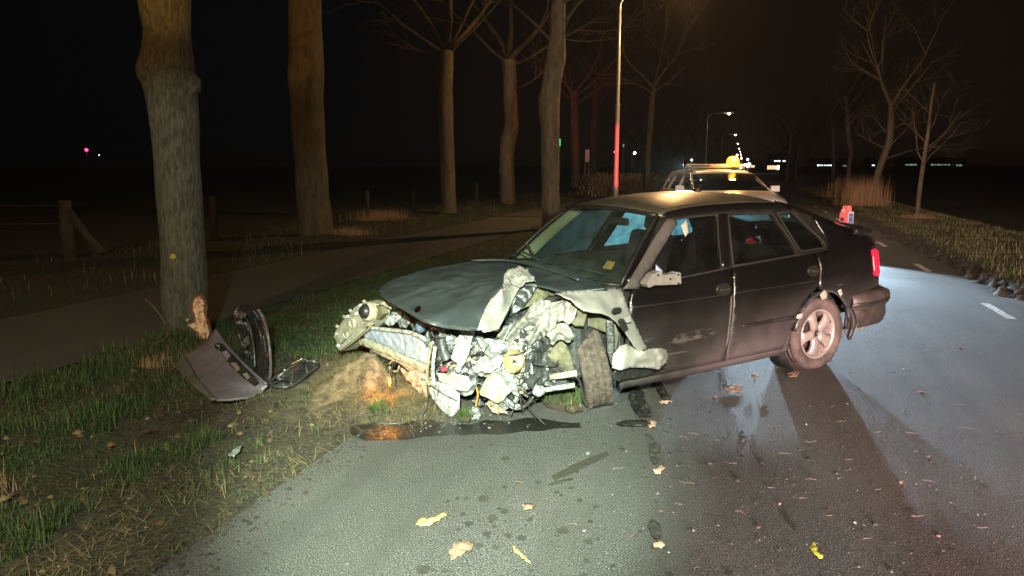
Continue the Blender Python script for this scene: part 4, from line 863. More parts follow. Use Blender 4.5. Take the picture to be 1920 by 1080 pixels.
def seat(x, y, w=.5):
    r = box('seat', (x+.02, y, .52), (.52, w, .18), M['seat'], WR, (0, rad(-8), 0), .06)
    box('backrest', (x-.32, y, .84 if x > 1 else .78), (.14, w*.95, .60 if x > 1 else .46), M['seat'], r, (0, rad(-16), 0), .05)
    if x > 1: box('headrest', (x-.44, y, 1.20), (.09, .25, .14), M['seat'], r, (0, rad(-12), 0), .035)
seat(1.25, .36); seat(1.25, -.36)
seat(.42, .36, .6); seat(.42, -.36, .6)
o = box('pillar_label', (1.08, -.675, 1.20), (.035, .006, .16), M['white'], WR, (rad(-22), 0, 0)); o['label'] = 'narrow white label strip on the far door pillar'
box('parcel_shelf', (-.3, 0, .89), (.62, 1.2, .03), M['seat'], WR, bev=.01)
tube('seat_belt', [(1.02, .66, 1.2), (1.0, .67, .95), (1.06, .66, .62)], .014, M['trim'], WR, 6)
# windscreen
def wsrow(f, n=15):
    out = []
    for k in range(n):
        s_ = k*2/(n-1)-1; yb, xb, zb = .69*s_, 2.13+.20*(1-s_*s_)+.02*(-s_), .915-.02*s_; yt, xt, zt = .55*s_, 1.655+.075*(1-s_*s_), 1.352+.036*(1-s_*s_)
        out.append((xb+(xt-xb)*f, yb+(yt-yb)*f, zb+(zt-zb)*f+.02*math.sin(math.pi*f)))
    return out
grid('windscreen', [wsrow(k/8) for k in range(9)], M['wglass'], t=0)
for k in (0, -1):
    tube('windscreen_seal', [wsrow(j/8)[k] for j in range(9)], .016, M['black'], WR, 8)
tube('windscreen_seal', wsrow(1), .018, M['black'], WR, 8)
tube('windscreen_seal', wsrow(0), .016, M['black'], WR, 8)
# inside faces of the far pillar, seen pale through the screen
rr_ = [[Vector(wsrow(j/8)[0])+Vector((-.03-.06*i, .035+.03*i, .01)) for i in range(3)] for j in range(9)]
grid('pillar_lining', [[tuple(p) for p in r] for r in rr_], M['pale_trim'], t=.01)
grid('headlining', [[(x, y*.9, z-.035) for x, y, z in rrow(x0, c, 9)] for x0, c in ((1.55, .05), (1.2, .07), (.8, .07), (.35, .06))], M['seat'], up=False)
grid('pillar_paint', [[(Vector(wsrow(j/8)[-1])+Vector((-.015-.035*i, .012+.012*i, -.002))).to_tuple() for i in range(3)] for j in range(9)], M['paint_car'], t=.01)
box('rear_view_mirror', (1.55, 0, 1.27), (.03, .22, .06), M['black'], WR, bev=.01)
for p0, p1, p2 in (([(2.383,-0.337,0.93)][0], [(2.65,0.597,0.97)][0], [(2.417,0.73,0.93)][0]),):
    tube('wiper', [(2.25, -.10, .97), (2.15, .2, .99), (2.13, .52, .955)], [.010, .008, .006], M['black'], WR, 6)
    tube('wiper', [(2.30, -.55, .97), (2.20, -.45, 1.03), (2.24, -.12, .995)], [.010, .008, .006], M['black'], WR, 6)
tube('bent_wiper', spline([(2.19, -.50, 1.03), (2.15, -.44, 1.08), (2.17, -.33, 1.02), (2.22, -.22, 1.0)], 5), .009, M['steel_dark'], WR, 6)
sp_ = [(1.93, .50, 1.01), (1.93, .58, 1.01), (1.98, .58, .975), (1.98, .50, .975)]
o = slab('sticker', [(2.07, .44, .985), (2.07, .535, .985), (2.03, .53, 1.035), (2.03, .445, 1.035)], .003, mat('yellow_sticker', (.75, .42, .05), .5, emit=None), WR, 0); o['label'] = 'yellow inspection sticker low in the windscreen'
o = slab('sticker_print', [(2.073, .47, .998), (2.073, .505, .998), (2.05, .505, 1.025), (2.05, .472, 1.025)], .002, mat('grey_print', (.35, .4, .45), .5), o, 0)

# ---------------------------------------------------------------- wheels
def wheel(name, mtx, tyre_m, rim_m, tyre_r=.312, w=.195, flatten=0):
    r = emp(name); r.parent = WR; r.matrix_local = mtx
    h = w/2; P = [(.20, -h*.7), (.215, -h*.86), (.25, -h*1.02), (.285, -h*.98), (.302, -h*.84)]
    tr = []
    for g0, g1 in ((-.80, -.50), (-.44, -.06), (.06, .44), (.50, .80)):
        tr += [(tyre_r-.010, h*g0-.0015), (tyre_r-.002*abs(g0), h*g0), (tyre_r-.003*abs(g1), h*g1), (tyre_r-.010, h*g1+.0015)]
    P += tr+[(.302, h*.84), (.285, h*.98), (.25, h*1.02), (.215, h*.86), (.20, h*.7)]
    o = lathe('tyre', P, tyre_m, r, 72)
    v = []; f = []
    for k in range(72):               # tread blocks' cross cuts on both shoulders
        for sd in (-1, 1):
            a = 2*math.pi*(k+.25*sd)/72; b = len(v)
            for aa in (a, a+.030):
                for rr2, x in ((tyre_r-.004, h*.62*sd), (tyre_r-.006, h*.90*sd), (tyre_r+.0035, h*.62*sd), (tyre_r-.001, h*.88*sd)): v.append((x, rr2*math.cos(aa+.05*(x > 0)), rr2*math.sin(aa+.05*(x > 0))))
            f += [(b+2, b+3, b+7, b+6), (b, b+1, b+3, b+2), (b+4, b+6, b+7, b+5), (b+1, b+5, b+7, b+3), (b, b+2, b+6, b+4)]
    mk('tread_block', v, f, tyre_m, o, False)['kind'] = 'stuff'
    rim = lathe('rim', [(.205, -h*.8), (.19, -h*.7), (.18, -h*.2), (.185, h*.45), (.196, h*.70), (.208, h*.78), (.214, h*.86), (.210, h*.90), (.198, h*.88), (.190, h*.72), (.176, h*.40), (.172, -h*.2)], rim_m, r, 60)
    for k in range(5):
        a0 = 2*math.pi*k/5+.25; V = []
        for rr2, hw, x in ((.035, .034, h*.50), (.07, .030, h*.60), (.11, .026, h*.62), (.15, .033, h*.60), (.186, .058, h*.56)):
            for yy, dx in ((-hw, -.012), (-hw*.6, .006), (hw*.6, .006), (hw, -.012)):
                V.append((x+dx, rr2*math.cos(a0)-yy*math.sin(a0), rr2*math.sin(a0)+yy*math.cos(a0)))
        F = [(j*4+i, j*4+i+1, (j+1)*4+i+1, (j+1)*4+i) for j in range(4) for i in range(3)]
        s_ = mk('spoke', V, F, rim_m, rim); solid(s_, .022, -1)
        lathe('wheel_bolt', [(.001, .006), (.008, .005), (.010, 0)], M['steel_dark'], rim, 8, Matrix.Translation((h*.56, .052*math.cos(a0+.63), .052*math.sin(a0+.63))))
    lathe('hub', [(.030, h*.66), (.036, h*.68), (.062, h*.52), (.066, h*.3)], rim_m, rim, 24)
    lathe('hub_cap_hole', [(.001, h*.56), (.030, h*.58), (.031, h*.66)], M['black'], rim, 18)
    lathe('brake_disc', [(.001, -h*.05), (.12, -h*.05), (.13, -h*.12), (.165, -h*.15)], mat('brake_rust', (.05, .025, .018), .8), r, 30)
    return r
Rz = lambda a: Matrix.Rotation(a, 4, 'Z')
M['dust_tyre'] = mat('dusty_tyre', (.035, .028, .025), .85, 0, (.115, .085, .073), 7, .5, 80)
wheel('rear_wheel', Matrix.Translation((.03, .725, .297)) @ Rz(math.pi/2) @ Matrix.Rotation(rad(-3), 4, 'Z') @ Matrix.Rotation(.5, 4, 'X'), M['dust_tyre'], M['alloy'])
wheel('rear_wheel', Matrix.Translation((.03, -.725, .30)) @ Rz(-math.pi/2), M['dust_tyre'], M['alloy'])
# front wheel knocked round, tread towards the camera, leaning
inv = (Matrix.Translation((2.184, 6.7965, 0)) @ Matrix.Rotation(rad(212.116), 4, 'Z') @ Matrix.Rotation(.0093, 4, 'Y')).inverted()
ax = Vector((.972, .10, .215)).normalized(); upv = Vector((-.215, 0, .972)); upv = (upv-ax*upv.dot(ax)).normalized(); yv = upv.cross(ax)
mw = Matrix((( ax.x, yv.x, upv.x, .545), (ax.y, yv.y, upv.y, 5.12), (ax.z, yv.z, upv.z, .305), (0, 0, 0, 1)))
wheel('front_wheel', inv @ mw, M['mud_tyre'], M['steel_dark'])
wheel('front_wheel', Matrix.Translation((2.35, -.72, .28)) @ Rz(-math.pi/2+.2) @ Matrix.Rotation(.1, 4, 'Y'), M['mud_tyre'], M['alloy'])

# ---------------------------------------------------------------- bonnet, wings and torn front end
bon = ([(3.394,-0.57,0.8),(3.31,-0.745,0.8)] + [(3.162,-0.806,0.85)] + [(2.871,-0.828,0.9)] + [(2.545,-0.654,0.955)] + [(2.313,-0.575,0.95),(2.169,-0.473,0.95)] + [(2.152,-0.044,0.945)] + [(2.214,0.5,0.925),(2.364,0.861,0.925)]+[(2.606,0.717,0.9)]+[(2.674,0.505,0.92),(2.549,0.197,0.92)] + [(2.564,0.05,0.95)] + [(2.669,0.07,0.93),(2.927,0.455,0.93)] + [(3.033,0.507,0.87)] + [(3.146,0.617,0.83)] + [(3.169,0.595,0.76)] + [(3.237,0.685,0.73)] + [(3.298,0.59,0.72),(3.375,0.446,0.72)] + [(3.457,0.344,0.75)] + [(3.453,0.045,0.77)] + [(3.453,-0.229,0.79)])
o = sheet('bonnet', bon, M['bonnet'], WR, .03, .018, 2.0, .012, 2, .15, bulge=.03, fine=.10); o['label'] = 'dark bonnet pushed up and torn at its left corner'
lathe('badge', [(.001, .004), (.022, .003), (.026, 0)], M['chrome'], o, 18, Matrix.Translation(Vector([(3.427,0.218,0.785)][0])+Vector((.02, .01, .02))) @ Matrix.Rotation(rad(-50), 4, 'Y'))
tube('bonnet_edge', spline([Vector(p)+Vector((0, 0, .012)) for p in [(2.577,-0.597,0.955)] + [(2.369,-0.319,0.965)] + [(2.364,0.255,0.95)] + [(2.418,0.614,0.94)]], 5), .010, M['bonnet'], WR, 6)
box('scuttle', (2.30, 0, .88), (.20, 1.25, .07), M['black'], WR, (0, rad(10), 0), .02)
def fsheet(name, pts, m, rec=0, amp=.02, scale=9, seed=0, res=.014, edge=.6, bulge=0, thick=.003, lab=None, parent=WR, smooth=True, an=None, fine=.3):
    o = sheet(name, pts, m, parent, res, amp, scale, thick, seed, edge, bulge, smooth, None, False, an, fine)
    if lab: o['label'] = lab
    return o
# folded corner of the bonnet in the scraped, lit-toned paint
fsheet('bonnet_fold', [(3.271,0.732,0.74)] + [(3.249,0.728,0.8)] + [(3.153,0.61,0.84)] + [(3.069,0.548,0.88)] + [(3.026,0.585,0.93),(2.832,0.307,0.93)] + [(2.772,0.223,0.97),(2.621,0.045,0.97)] + [(2.56,0.073,0.98)] + [(2.517,0.1,0.96),(2.683,0.355,0.96)] + [(2.761,0.407,0.9)] + [(2.867,0.491,0.85)] + [(2.978,0.596,0.79)] + [(3.101,0.704,0.73),(3.199,0.764,0.73)], M['lit_scraped'], amp=.028, scale=5.5, seed=3, bulge=.04, an=(.5, .4), fine=.12, res=.010, lab='bright crumpled fold at the torn bonnet corner')
fsheet('bonnet_fold', [(2.708,0.126,0.96)] + [(2.658,0.112,0.985),(2.554,0.086,0.985)] + [(2.561,0.203,0.98)] + [(2.611,0.346,0.96)] + [(2.664,0.451,0.93),(2.718,0.441,0.93),(2.799,0.465,0.93)] + [(2.816,0.392,0.94)], M['lit_scraped'], amp=.03, scale=6, seed=5, bulge=.05, fine=.12, res=.009, lab='bright folded petal at the top of the tear')
fsheet('bonnet_fold', [(2.767,0.313,0.869),(2.7,0.38,0.92),(2.634,0.446,0.901),(2.661,0.419,0.832),(2.701,0.379,0.759),(2.763,0.317,0.699),(2.809,0.271,0.658),(2.795,0.285,0.735),(2.773,0.307,0.812)], M['steel_dark'], amp=.03, scale=9, seed=6)
fsheet('inner_bonnet', [(2.69,0.33,0.92),(2.517,0.503,0.908),(2.473,0.547,0.862),(2.557,0.463,0.813),(2.677,0.343,0.75),(2.74,0.28,0.69),(2.772,0.248,0.65),(2.731,0.289,0.805)], M['olive'], amp=.03, scale=8, seed=8)
tube('torn_edge', [(2.79,0.39,0.834),(2.812,0.368,0.77),(2.839,0.341,0.705),(2.866,0.314,0.65),(2.888,0.292,0.604)], [.012, .011, .012, .01, .01], M['primer'], WR, 6)
# front wing: flat bright flap with clip holes, then the draped crumple
wing = [(2.737,0.78,0.922),(2.644,0.78,0.927)] + [(2.494,0.8,0.918)] + [(2.284,0.82,0.908),(2.21,0.82,0.89)] + [(2.232,0.88,0.843),(2.188,0.88,0.747)] + [(2.151,0.9,0.654),(2.086,0.9,0.541)] + [(2.044,0.91,0.474),(2.126,0.91,0.456)] + [(2.193,0.92,0.523)] + [(2.27,0.93,0.624),(2.336,0.93,0.697)] + [(2.408,0.94,0.75),(2.479,0.94,0.78)] + [(2.558,0.94,0.796),(2.627,0.94,0.818)] + [(2.656,0.9,0.849),(2.698,0.9,0.895)]
o = fsheet('front_wing', wing, M['lit_scraped'], amp=.014, scale=3.4, seed=11, res=.022, fine=.15, edge=.25, bulge=.035, thick=.006, lab='bright bent front wing flap with two dark clip slots')
for pts in ([(2.403,0.955,0.791),(2.386,0.955,0.807),(2.336,0.955,0.808),(2.318,0.955,0.792),(2.331,0.955,0.776),(2.381,0.955,0.764),(2.399,0.955,0.773)], [(2.357,0.965,0.72),(2.33,0.965,0.735),(2.307,0.965,0.721),(2.269,0.965,0.656),(2.3,0.965,0.642),(2.319,0.965,0.651)]):
    slab('clip_slot', pts, .012, M['black'], o, .002, (0, -1, 0))
slab('clip_bracket', [(2.309,0.962,0.735),(2.254,0.962,0.743),(2.244,0.962,0.702),(2.285,0.962,0.697)], .01, M['white'], o, .002, (0, -1, 0))
fsheet('crumpled_wing', [(2.815,0.555,0.739),(2.777,0.593,0.806),(2.721,0.649,0.848),(2.651,0.719,0.862),(2.581,0.789,0.869),(2.566,0.804,0.813),(2.57,0.8,0.752),(2.595,0.775,0.708),(2.625,0.745,0.721),(2.663,0.707,0.704),(2.701,0.669,0.651),(2.747,0.623,0.598),(2.803,0.567,0.546),(2.868,0.502,0.516),(2.928,0.442,0.538),(2.938,0.432,0.593),(2.893,0.477,0.65),(2.859,0.511,0.7)], M['crumple'], amp=.085, scale=8, seed=12, res=.009, an=(.75, .42), fine=.22, lab='lit-toned wing skin crushed into deep draped folds')
fsheet('crumpled_wing', [(2.721,0.699,0.674),(2.681,0.739,0.712),(2.641,0.779,0.707),(2.611,0.809,0.666),(2.606,0.814,0.609),(2.626,0.794,0.569),(2.666,0.754,0.584),(2.691,0.729,0.539),(2.714,0.706,0.595)], M['crumple'], amp=.06, scale=9, seed=14, res=.010, bulge=.05, an=(1.2, .45), fine=.2, lab='hanging lit-toned petal of torn wing above the tyre')
fsheet('wing_return', [(2.585,0.795,0.867),(2.565,0.815,0.847),(2.55,0.83,0.798),(2.53,0.85,0.763),(2.542,0.838,0.684),(2.584,0.796,0.682),(2.604,0.776,0.702),(2.575,0.805,0.754)], M['olive'], amp=.014, scale=9, seed=15, lab='tan inner lip of the wing')
fsheet('crumpled_wing', [(3.018,0.332,0.546),(2.93,0.42,0.582),(2.868,0.482,0.556),(2.795,0.555,0.539),(2.769,0.581,0.563),(2.744,0.606,0.579),(2.77,0.58,0.46),(2.809,0.541,0.375),(2.853,0.497,0.424),(2.9,0.45,0.368),(2.953,0.397,0.446),(2.992,0.358,0.428)], M['metal'], amp=.045, scale=16, seed=16, res=.010, an=(-.4, .5), lab='shredded silver metal left of the wheel arch liner')
# rocker flap
fl = [(2.326,0.86,0.374),(2.323,0.86,0.455),(2.263,0.86,0.513),(2.207,0.86,0.52),(2.14,0.86,0.488)] + [(2.11,0.93,0.469),(2.058,0.93,0.48),(1.95,0.93,0.476),(1.874,0.93,0.45),(1.857,0.93,0.401),(1.905,0.93,0.355),(1.954,0.93,0.325)] + [(2.065,0.9,0.343),(2.2,0.9,0.364),(2.294,0.9,0.364)]
fsheet('rocker_flap', fl, M['lit_scraped'], amp=.022, scale=4, seed=21, res=.016, bulge=.05, fine=.12, thick=.005, lab='curled lower end of the wing lying over the sill')
fsheet('rocker_gap', [(2.272,0.83,0.344),(2.016,0.83,0.326),(1.787,0.83,0.282),(1.964,0.83,0.256),(2.233,0.83,0.254),(2.28,0.83,0.285)], M['black'], amp=.01, seed=3)
# wheel arch liner
fsheet('arch_liner', [(2.709,0.491,0.566),(2.662,0.538,0.595),(2.592,0.608,0.589),(2.548,0.652,0.547),(2.522,0.678,0.456),(2.495,0.705,0.364),(2.539,0.661,0.334),(2.591,0.609,0.357),(2.631,0.569,0.335),(2.678,0.522,0.35),(2.704,0.496,0.416)], M['olive'], amp=.030, scale=5, seed=23, res=.018, bulge=.06, lab='olive plastic wheel arch liner hanging behind the tyre')
fsheet('arch_liner', [(2.446,0.654,0.738),(2.357,0.743,0.732),(2.28,0.82,0.692),(2.254,0.846,0.602),(2.265,0.835,0.471),(2.291,0.809,0.506),(2.304,0.796,0.598),(2.407,0.693,0.64),(2.472,0.628,0.607),(2.485,0.615,0.662)], M['olive'], amp=.02, scale=6, seed=24, res=.02)
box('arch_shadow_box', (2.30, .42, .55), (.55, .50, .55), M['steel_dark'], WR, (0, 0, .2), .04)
slab('strut', [(2.399,0.881,0.717),(2.362,0.918,0.712),(2.355,0.925,0.54),(2.369,0.911,0.4),(2.39,0.89,0.501)], .05, M['steel_dark'], WR, .01)
# suspension arms and drive shaft
for pts, r_, m in (([(2.667,0.633,0.311),(2.607,0.693,0.327),(2.538,0.762,0.351)], .022, 'cream'), ([(2.739,0.611,0.22),(2.667,0.683,0.245),(2.57,0.78,0.276)], .018, 'primer'), ([(2.625,0.675,0.378),(2.579,0.721,0.348),(2.543,0.757,0.325),(2.523,0.777,0.29)], .010, 'steel_dark')): tube('suspension_arm', pts, r_, M[m], WR, 10)
lathe('ball_joint', [(.001, -.04), (.035, -.03), (.04, .02), (.02, .04)], M['primer'], WR, 14, Matrix.Translation([(2.764,0.636,0.231)][0]))
# dark bulk of the engine behind everything
def lump(name, c, s, m, seed, amp=.2, sc=3.5, n=26):
    v = []; f = []
    for i in range(n+1):
        th = math.pi*i/n
        for k in range(n*2):
            a = math.pi*k/n; d = Vector((math.sin(th)*math.cos(a), math.sin(th)*math.sin(a), math.cos(th)))
            q = Vector([math.copysign(abs(e)**.55, e) for e in d]); q *= 1+amp*foldv(q, sc, seed, 2); v.append((c[0]+q.x*s[0], c[1]+q.y*s[1], c[2]+q.z*s[2]))
    for i in range(n):
        for k in range(n*2): f.append((i*2*n+k, (i+1)*2*n+k, (i+1)*2*n+(k+1) % (2*n), i*2*n+(k+1) % (2*n)))
    return mk(name, v, f, m, WR, False)
lump('engine_block', (2.62, -.10, .50), (.36, .50, .22), M['steel_dark'], 3)
lump('gearbox', (2.62, .42, .42), (.22, .20, .22), M['steel_dark'], 5, .25)
lump('crossmember', (2.72, .05, .22), (.28, .42, .08), M['steel_dark'], 7, .3)
# headlamp unit on the far side, hanging by its bracket
hl = [(3.488,-1.365,0.347),(3.466,-1.238,0.46),(3.443,-1.1,0.544),(3.43,-1.018,0.613),(3.407,-0.883,0.667),(3.385,-0.748,0.673),(3.376,-0.697,0.626),(3.382,-0.733,0.557),(3.396,-0.817,0.484),(3.422,-0.972,0.38),(3.447,-1.124,0.272),(3.471,-1.263,0.191),(3.483,-1.334,0.2),(3.484,-1.346,0.268),(3.493,-1.398,0.295)]
o = slab('headlamp_housing', hl, .13, M['cream'], WR, .012, (-1, .15, .1)); o['label'] = 'cream back shell of a torn out headlamp'
ctr = Vector([(3.419,-0.777,0.613)][0]); R_ = Matrix.Translation(ctr) @ Rz(rad(14)) @ Matrix.Rotation(rad(-10), 4, 'Y')
lathe('lamp_cap', [(.001, .055), (.028, .052), (.040, .045), (.050, .030), (.056, .018), (.057, -.03)], M['black'], o, 30, R_)
lathe('lamp_collar', [(.058, .012), (.072, .006), (.076, -.02), (.076, -.05)], M['cream'], o, 30, R_)
for (u, v_) , rr2 in (((660, 607), .03), ((648, 625), .025)): pass
for p, rr2 in zip([(3.444,-1.045,0.474),(3.463,-1.158,0.357)], (.040, .032)): lathe('lamp_socket', [(rr2*.6, .0), (rr2*.8, .012), (rr2, .010), (rr2*1.1, -.01)], M['cream'], o, 22, Matrix.Translation(p) @ Rz(rad(14)))
for p in [(3.428,-0.98,0.562),(3.482,-1.303,0.239),(3.484,-1.311,0.339),(3.416,-0.908,0.638),(3.452,-1.119,0.515)]: lathe('screw_boss', [(.004, .0), (.009, .014), (.014, .012), (.017, -.01)], M['primer'], o, 12, Matrix.Translation(p) @ Rz(rad(14)))
tube('housing_edge', [(3.49,-1.261,0.185),(3.468,-1.13,0.265),(3.442,-0.97,0.356),(3.41,-0.783,0.467),(3.397,-0.7,0.531)], [.008, .010, .011, .010, .007], M['copper'], o, 6)
tube('rib', [(3.473,-1.247,0.264),(3.45,-1.107,0.356),(3.424,-0.956,0.462),(3.399,-0.804,0.538)], .005, M['cream'], o, 6)
for p in [(3.473,-1.335,0.397),(3.452,-1.21,0.499),(3.433,-1.1,0.565),(3.396,-0.877,0.671)]: box('lug', p, (.02, .03, .03), M['cream'], o, (.3, .5, .2), .004)
slab('lamp_lid', [(3.367,-0.761,0.66),(3.349,-0.653,0.667),(3.343,-0.619,0.614),(3.358,-0.707,0.55),(3.371,-0.785,0.555)], .05, M['olive'], WR, .008)
tube('bracket_wire', spline([(3.36,-0.778,0.674),(3.344,-0.685,0.683),(3.329,-0.595,0.675),(3.317,-0.522,0.669)], 4), .006, M['cream'], WR, 6)
# crumpled inner metal between headlamp and bonnet edge
tube('bonnet_lip', [Vector(p)+Vector((.0, 0, -.006)) for p in spline([(3.405,-0.522,0.8)] + [(3.453,-0.229,0.79)] + [(3.453,0.045,0.77)] + [(3.457,0.344,0.75)] + [(3.375,0.446,0.72),(3.298,0.59,0.72),(3.228,0.656,0.72)], 5)], .007, M['steel_dark'], WR, 6)
for pts, m, sd in (([(3.277,-1.001,0.532),(3.247,-0.822,0.59),(3.221,-0.668,0.617),(3.212,-0.611,0.583),(3.222,-0.674,0.514),(3.258,-0.886,0.462),(3.278,-1.005,0.478)], 'steel_dark', 31), ([(3.267,-0.824,0.519),(3.245,-0.688,0.599),(3.228,-0.589,0.631),(3.221,-0.547,0.604),(3.234,-0.625,0.525),(3.255,-0.749,0.479)], 'primer', 32), ([(3.218,-0.65,0.544),(3.209,-0.595,0.603),(3.193,-0.501,0.6),(3.188,-0.468,0.556),(3.2,-0.543,0.494),(3.215,-0.631,0.487)], 'metal', 33), ([(3.194,-0.503,0.554),(3.164,-0.328,0.57),(3.137,-0.162,0.557),(3.11,-0.002,0.561),(3.108,0.008,0.492),(3.132,-0.135,0.427),(3.154,-0.265,0.463),(3.182,-0.436,0.495)], 'steel_dark', 34)):
    fsheet('crushed_panel', pts, M[m], amp=.028, scale=13, seed=sd, res=.011)
# slam panel and bumper beam
o = fsheet('bumper_beam', [(3.4,-1.021,0.446),(3.375,-0.873,0.462),(3.331,-0.608,0.49),(3.287,-0.345,0.522),(3.258,-0.169,0.52),(3.24,-0.059,0.489),(3.23,-0.003,0.449),(3.233,-0.02,0.348),(3.24,-0.061,0.301),(3.261,-0.186,0.314),(3.289,-0.356,0.329),(3.332,-0.61,0.338),(3.364,-0.802,0.345),(3.382,-0.913,0.359)], M['blue_alu'], amp=.010, scale=8, seed=41, res=.016, bulge=.025, thick=.03, lab='bluish white bumper beam bent down to the right')
tube('beam_rail', spline([(3.389,-0.836,0.471),(3.344,-0.565,0.499),(3.302,-0.313,0.526),(3.273,-0.137,0.525),(3.252,-0.015,0.492),(3.245,0.027,0.454)], 4), .016, M['primer'], WR, 8)
o = fsheet('lower_beam', [(3.424,-0.983,0.342),(3.406,-0.874,0.379),(3.359,-0.595,0.362),(3.311,-0.307,0.343),(3.272,-0.072,0.327),(3.26,-0.002,0.302),(3.264,-0.023,0.266),(3.283,-0.141,0.257),(3.323,-0.382,0.263),(3.366,-0.638,0.278),(3.401,-0.847,0.306),(3.42,-0.96,0.316)], M['cream'], amp=.008, scale=9, seed=42, res=.016, bulge=.03, thick=.025, lab='cream lower rail under the bluish beam')
tube('rail_shadow_line', spline([(3.426,-0.873,0.33),(3.374,-0.563,0.321),(3.326,-0.276,0.304),(3.284,-0.023,0.285)], 4), .008, M['rust'], WR, 6)
fsheet('rusty_bracket', [(3.311,-0.428,0.283),(3.28,-0.239,0.289),(3.245,-0.034,0.28),(3.241,-0.011,0.227),(3.246,-0.041,0.129),(3.253,-0.083,0.067),(3.27,-0.181,0.096),(3.287,-0.281,0.133),(3.307,-0.405,0.188)], M['rust'], amp=.02, scale=12, seed=43, res=.012, thick=.01)
fsheet('rusty_bracket', [(3.298,-0.228,0.27),(3.267,-0.042,0.27),(3.258,0.008,0.234),(3.278,-0.111,0.208)], M['primer'], amp=.015, scale=12, seed=44, res=.012, thick=.01)
slab('radiator', [(3.333,-0.92,0.281),(3.323,-0.856,0.28),(3.278,-0.587,0.276),(3.263,-0.5,0.251),(3.272,-0.555,0.189),(3.298,-0.707,0.174),(3.328,-0.888,0.163)], .12, M['black'], WR, .008)
slab('radiator_edge', [(3.354,-0.925,0.283),(3.345,-0.868,0.285),(3.339,-0.836,0.177),(3.349,-0.892,0.183)], .06, M['rust'], WR, .005)
lump_c = [(3.268,-0.107,0.6)][0]; lathe('washer_bottle', [(.001, -.06), (.035, -.05), (.045, 0), (.032, .03), (.014, .045), (.001, .05)], M['blue_plastic'], WR, 18, Matrix.Translation(lump_c) @ Matrix.Rotation(rad(60), 4, 'Y'))
lathe('filler_cap', [(.001, .02), (.026, .016), (.030, -.01), (.024, -.03)], M['tank'], WR, 18, Matrix.Translation([(2.997,0.463,0.668)][0]) @ Matrix.Rotation(rad(-25), 4, 'Y'))
# corrugated hose
pp = [(3.283,0.227,0.583),(3.276,0.234,0.532),(3.267,0.243,0.481),(3.254,0.256,0.437)]; sp2 = spline(pp, 9)
tube('corrugated_hose', sp2, [.030+.007*(k % 2) for k in range(len(sp2))], M['steel_dark'], WR, 16)
# pale castings and brackets
fsheet('bent_bracket', [(3.233,0.277,0.446),(3.221,0.289,0.51),(3.204,0.306,0.581),(3.182,0.328,0.641),(3.145,0.365,0.665),(3.114,0.396,0.645),(3.131,0.379,0.571),(3.147,0.363,0.49),(3.17,0.34,0.407),(3.192,0.318,0.346),(3.213,0.297,0.359),(3.201,0.309,0.419)], M['primer'], amp=.012, scale=12, seed=51, res=.012, thick=.02, lab='pale hooked bracket standing in the middle of the wreckage')
fsheet('bent_bracket', [(3.1,0.37,0.609),(3.043,0.427,0.606),(2.983,0.487,0.573),(2.94,0.53,0.532),(2.971,0.499,0.486),(3.018,0.452,0.446),(3.062,0.408,0.487)], M['metal'], amp=.018, scale=10, seed=52, res=.012, thick=.008)
fsheet('bent_bracket', [(3.076,0.394,0.464),(3.029,0.441,0.453),(2.992,0.478,0.485),(2.951,0.519,0.458),(2.982,0.488,0.39),(3.038,0.432,0.348),(3.071,0.399,0.368),(3.098,0.372,0.343),(3.119,0.351,0.379)], M['primer'], amp=.022, scale=12, seed=53, res=.011)
fsheet('lower_panel', [(3.33,0.116,0.273),(3.314,0.206,0.278),(3.25,0.27,0.253),(3.197,0.323,0.206),(3.201,0.319,0.092),(3.24,0.28,0.031),(3.296,0.224,0.083),(3.322,0.166,0.14),(3.33,0.119,0.197)], M['primer'], amp=.008, scale=6, seed=54, res=.014, bulge=.02, thick=.012, lab='pale curved panel hanging down to the road')
tube('panel_crease', [(3.35,0.18,0.255),(3.293,0.257,0.205),(3.219,0.331,0.159)], .004, M['steel_dark'], WR, 5)
fsheet('lower_panel', [(3.283,0.162,0.322),(3.213,0.267,0.336),(3.139,0.341,0.32),(3.121,0.359,0.262),(3.146,0.334,0.211),(3.215,0.265,0.223),(3.279,0.184,0.267)], M['cream'], amp=.02, scale=11, seed=55, res=.012)
o = slab('fluid_tank', [(3.109,0.431,0.23),(3.087,0.453,0.295),(3.066,0.474,0.341),(3.035,0.505,0.366),(3.004,0.536,0.353),(2.984,0.556,0.296),(2.948,0.592,0.248),(2.974,0.566,0.216),(2.99,0.55,0.178),(3.021,0.519,0.153),(3.073,0.467,0.192),(3.104,0.436,0.204)], .05, M['tank'], WR, .010); o['label'] = 'milky plastic fluid tank hanging low in the middle'
fsheet('heat_shield', [(3.007,0.473,0.364),(2.929,0.551,0.382),(2.914,0.566,0.353),(2.899,0.581,0.266),(2.889,0.591,0.193),(2.92,0.56,0.22),(2.956,0.524,0.276),(2.981,0.499,0.333)], M['metal'], amp=.018, scale=10, seed=57, res=.012)
# broken lamp reflector
o = lathe('lamp_reflector', [(.012, -.055), (.035, -.045), (.06, -.02), (.078, .015)], mat('yellow_chrome', (.75, .62, .35), .28, .8), WR, 26, Matrix.Translation([(2.919,0.581,0.446)][0]) @ Rz(rad(30)) @ Matrix.Rotation(rad(-20), 4, 'Y')); o['label'] = 'broken yellowish lamp reflector bowl'
lathe('bulb', [(.001, .03), (.01, .02), (.01, -.05)], M['chrome'], o, 10, Matrix.Translation([(2.919,0.581,0.446)][0]) @ Rz(rad(30)) @ Matrix.Rotation(rad(-20), 4, 'Y'))
fsheet('reflector_shard', [(2.925,0.525,0.47),(2.873,0.577,0.489),(2.848,0.602,0.432),(2.856,0.594,0.358),(2.887,0.563,0.393),(2.912,0.538,0.413)], M['copper'], amp=.014, scale=12, seed=58, res=.012)
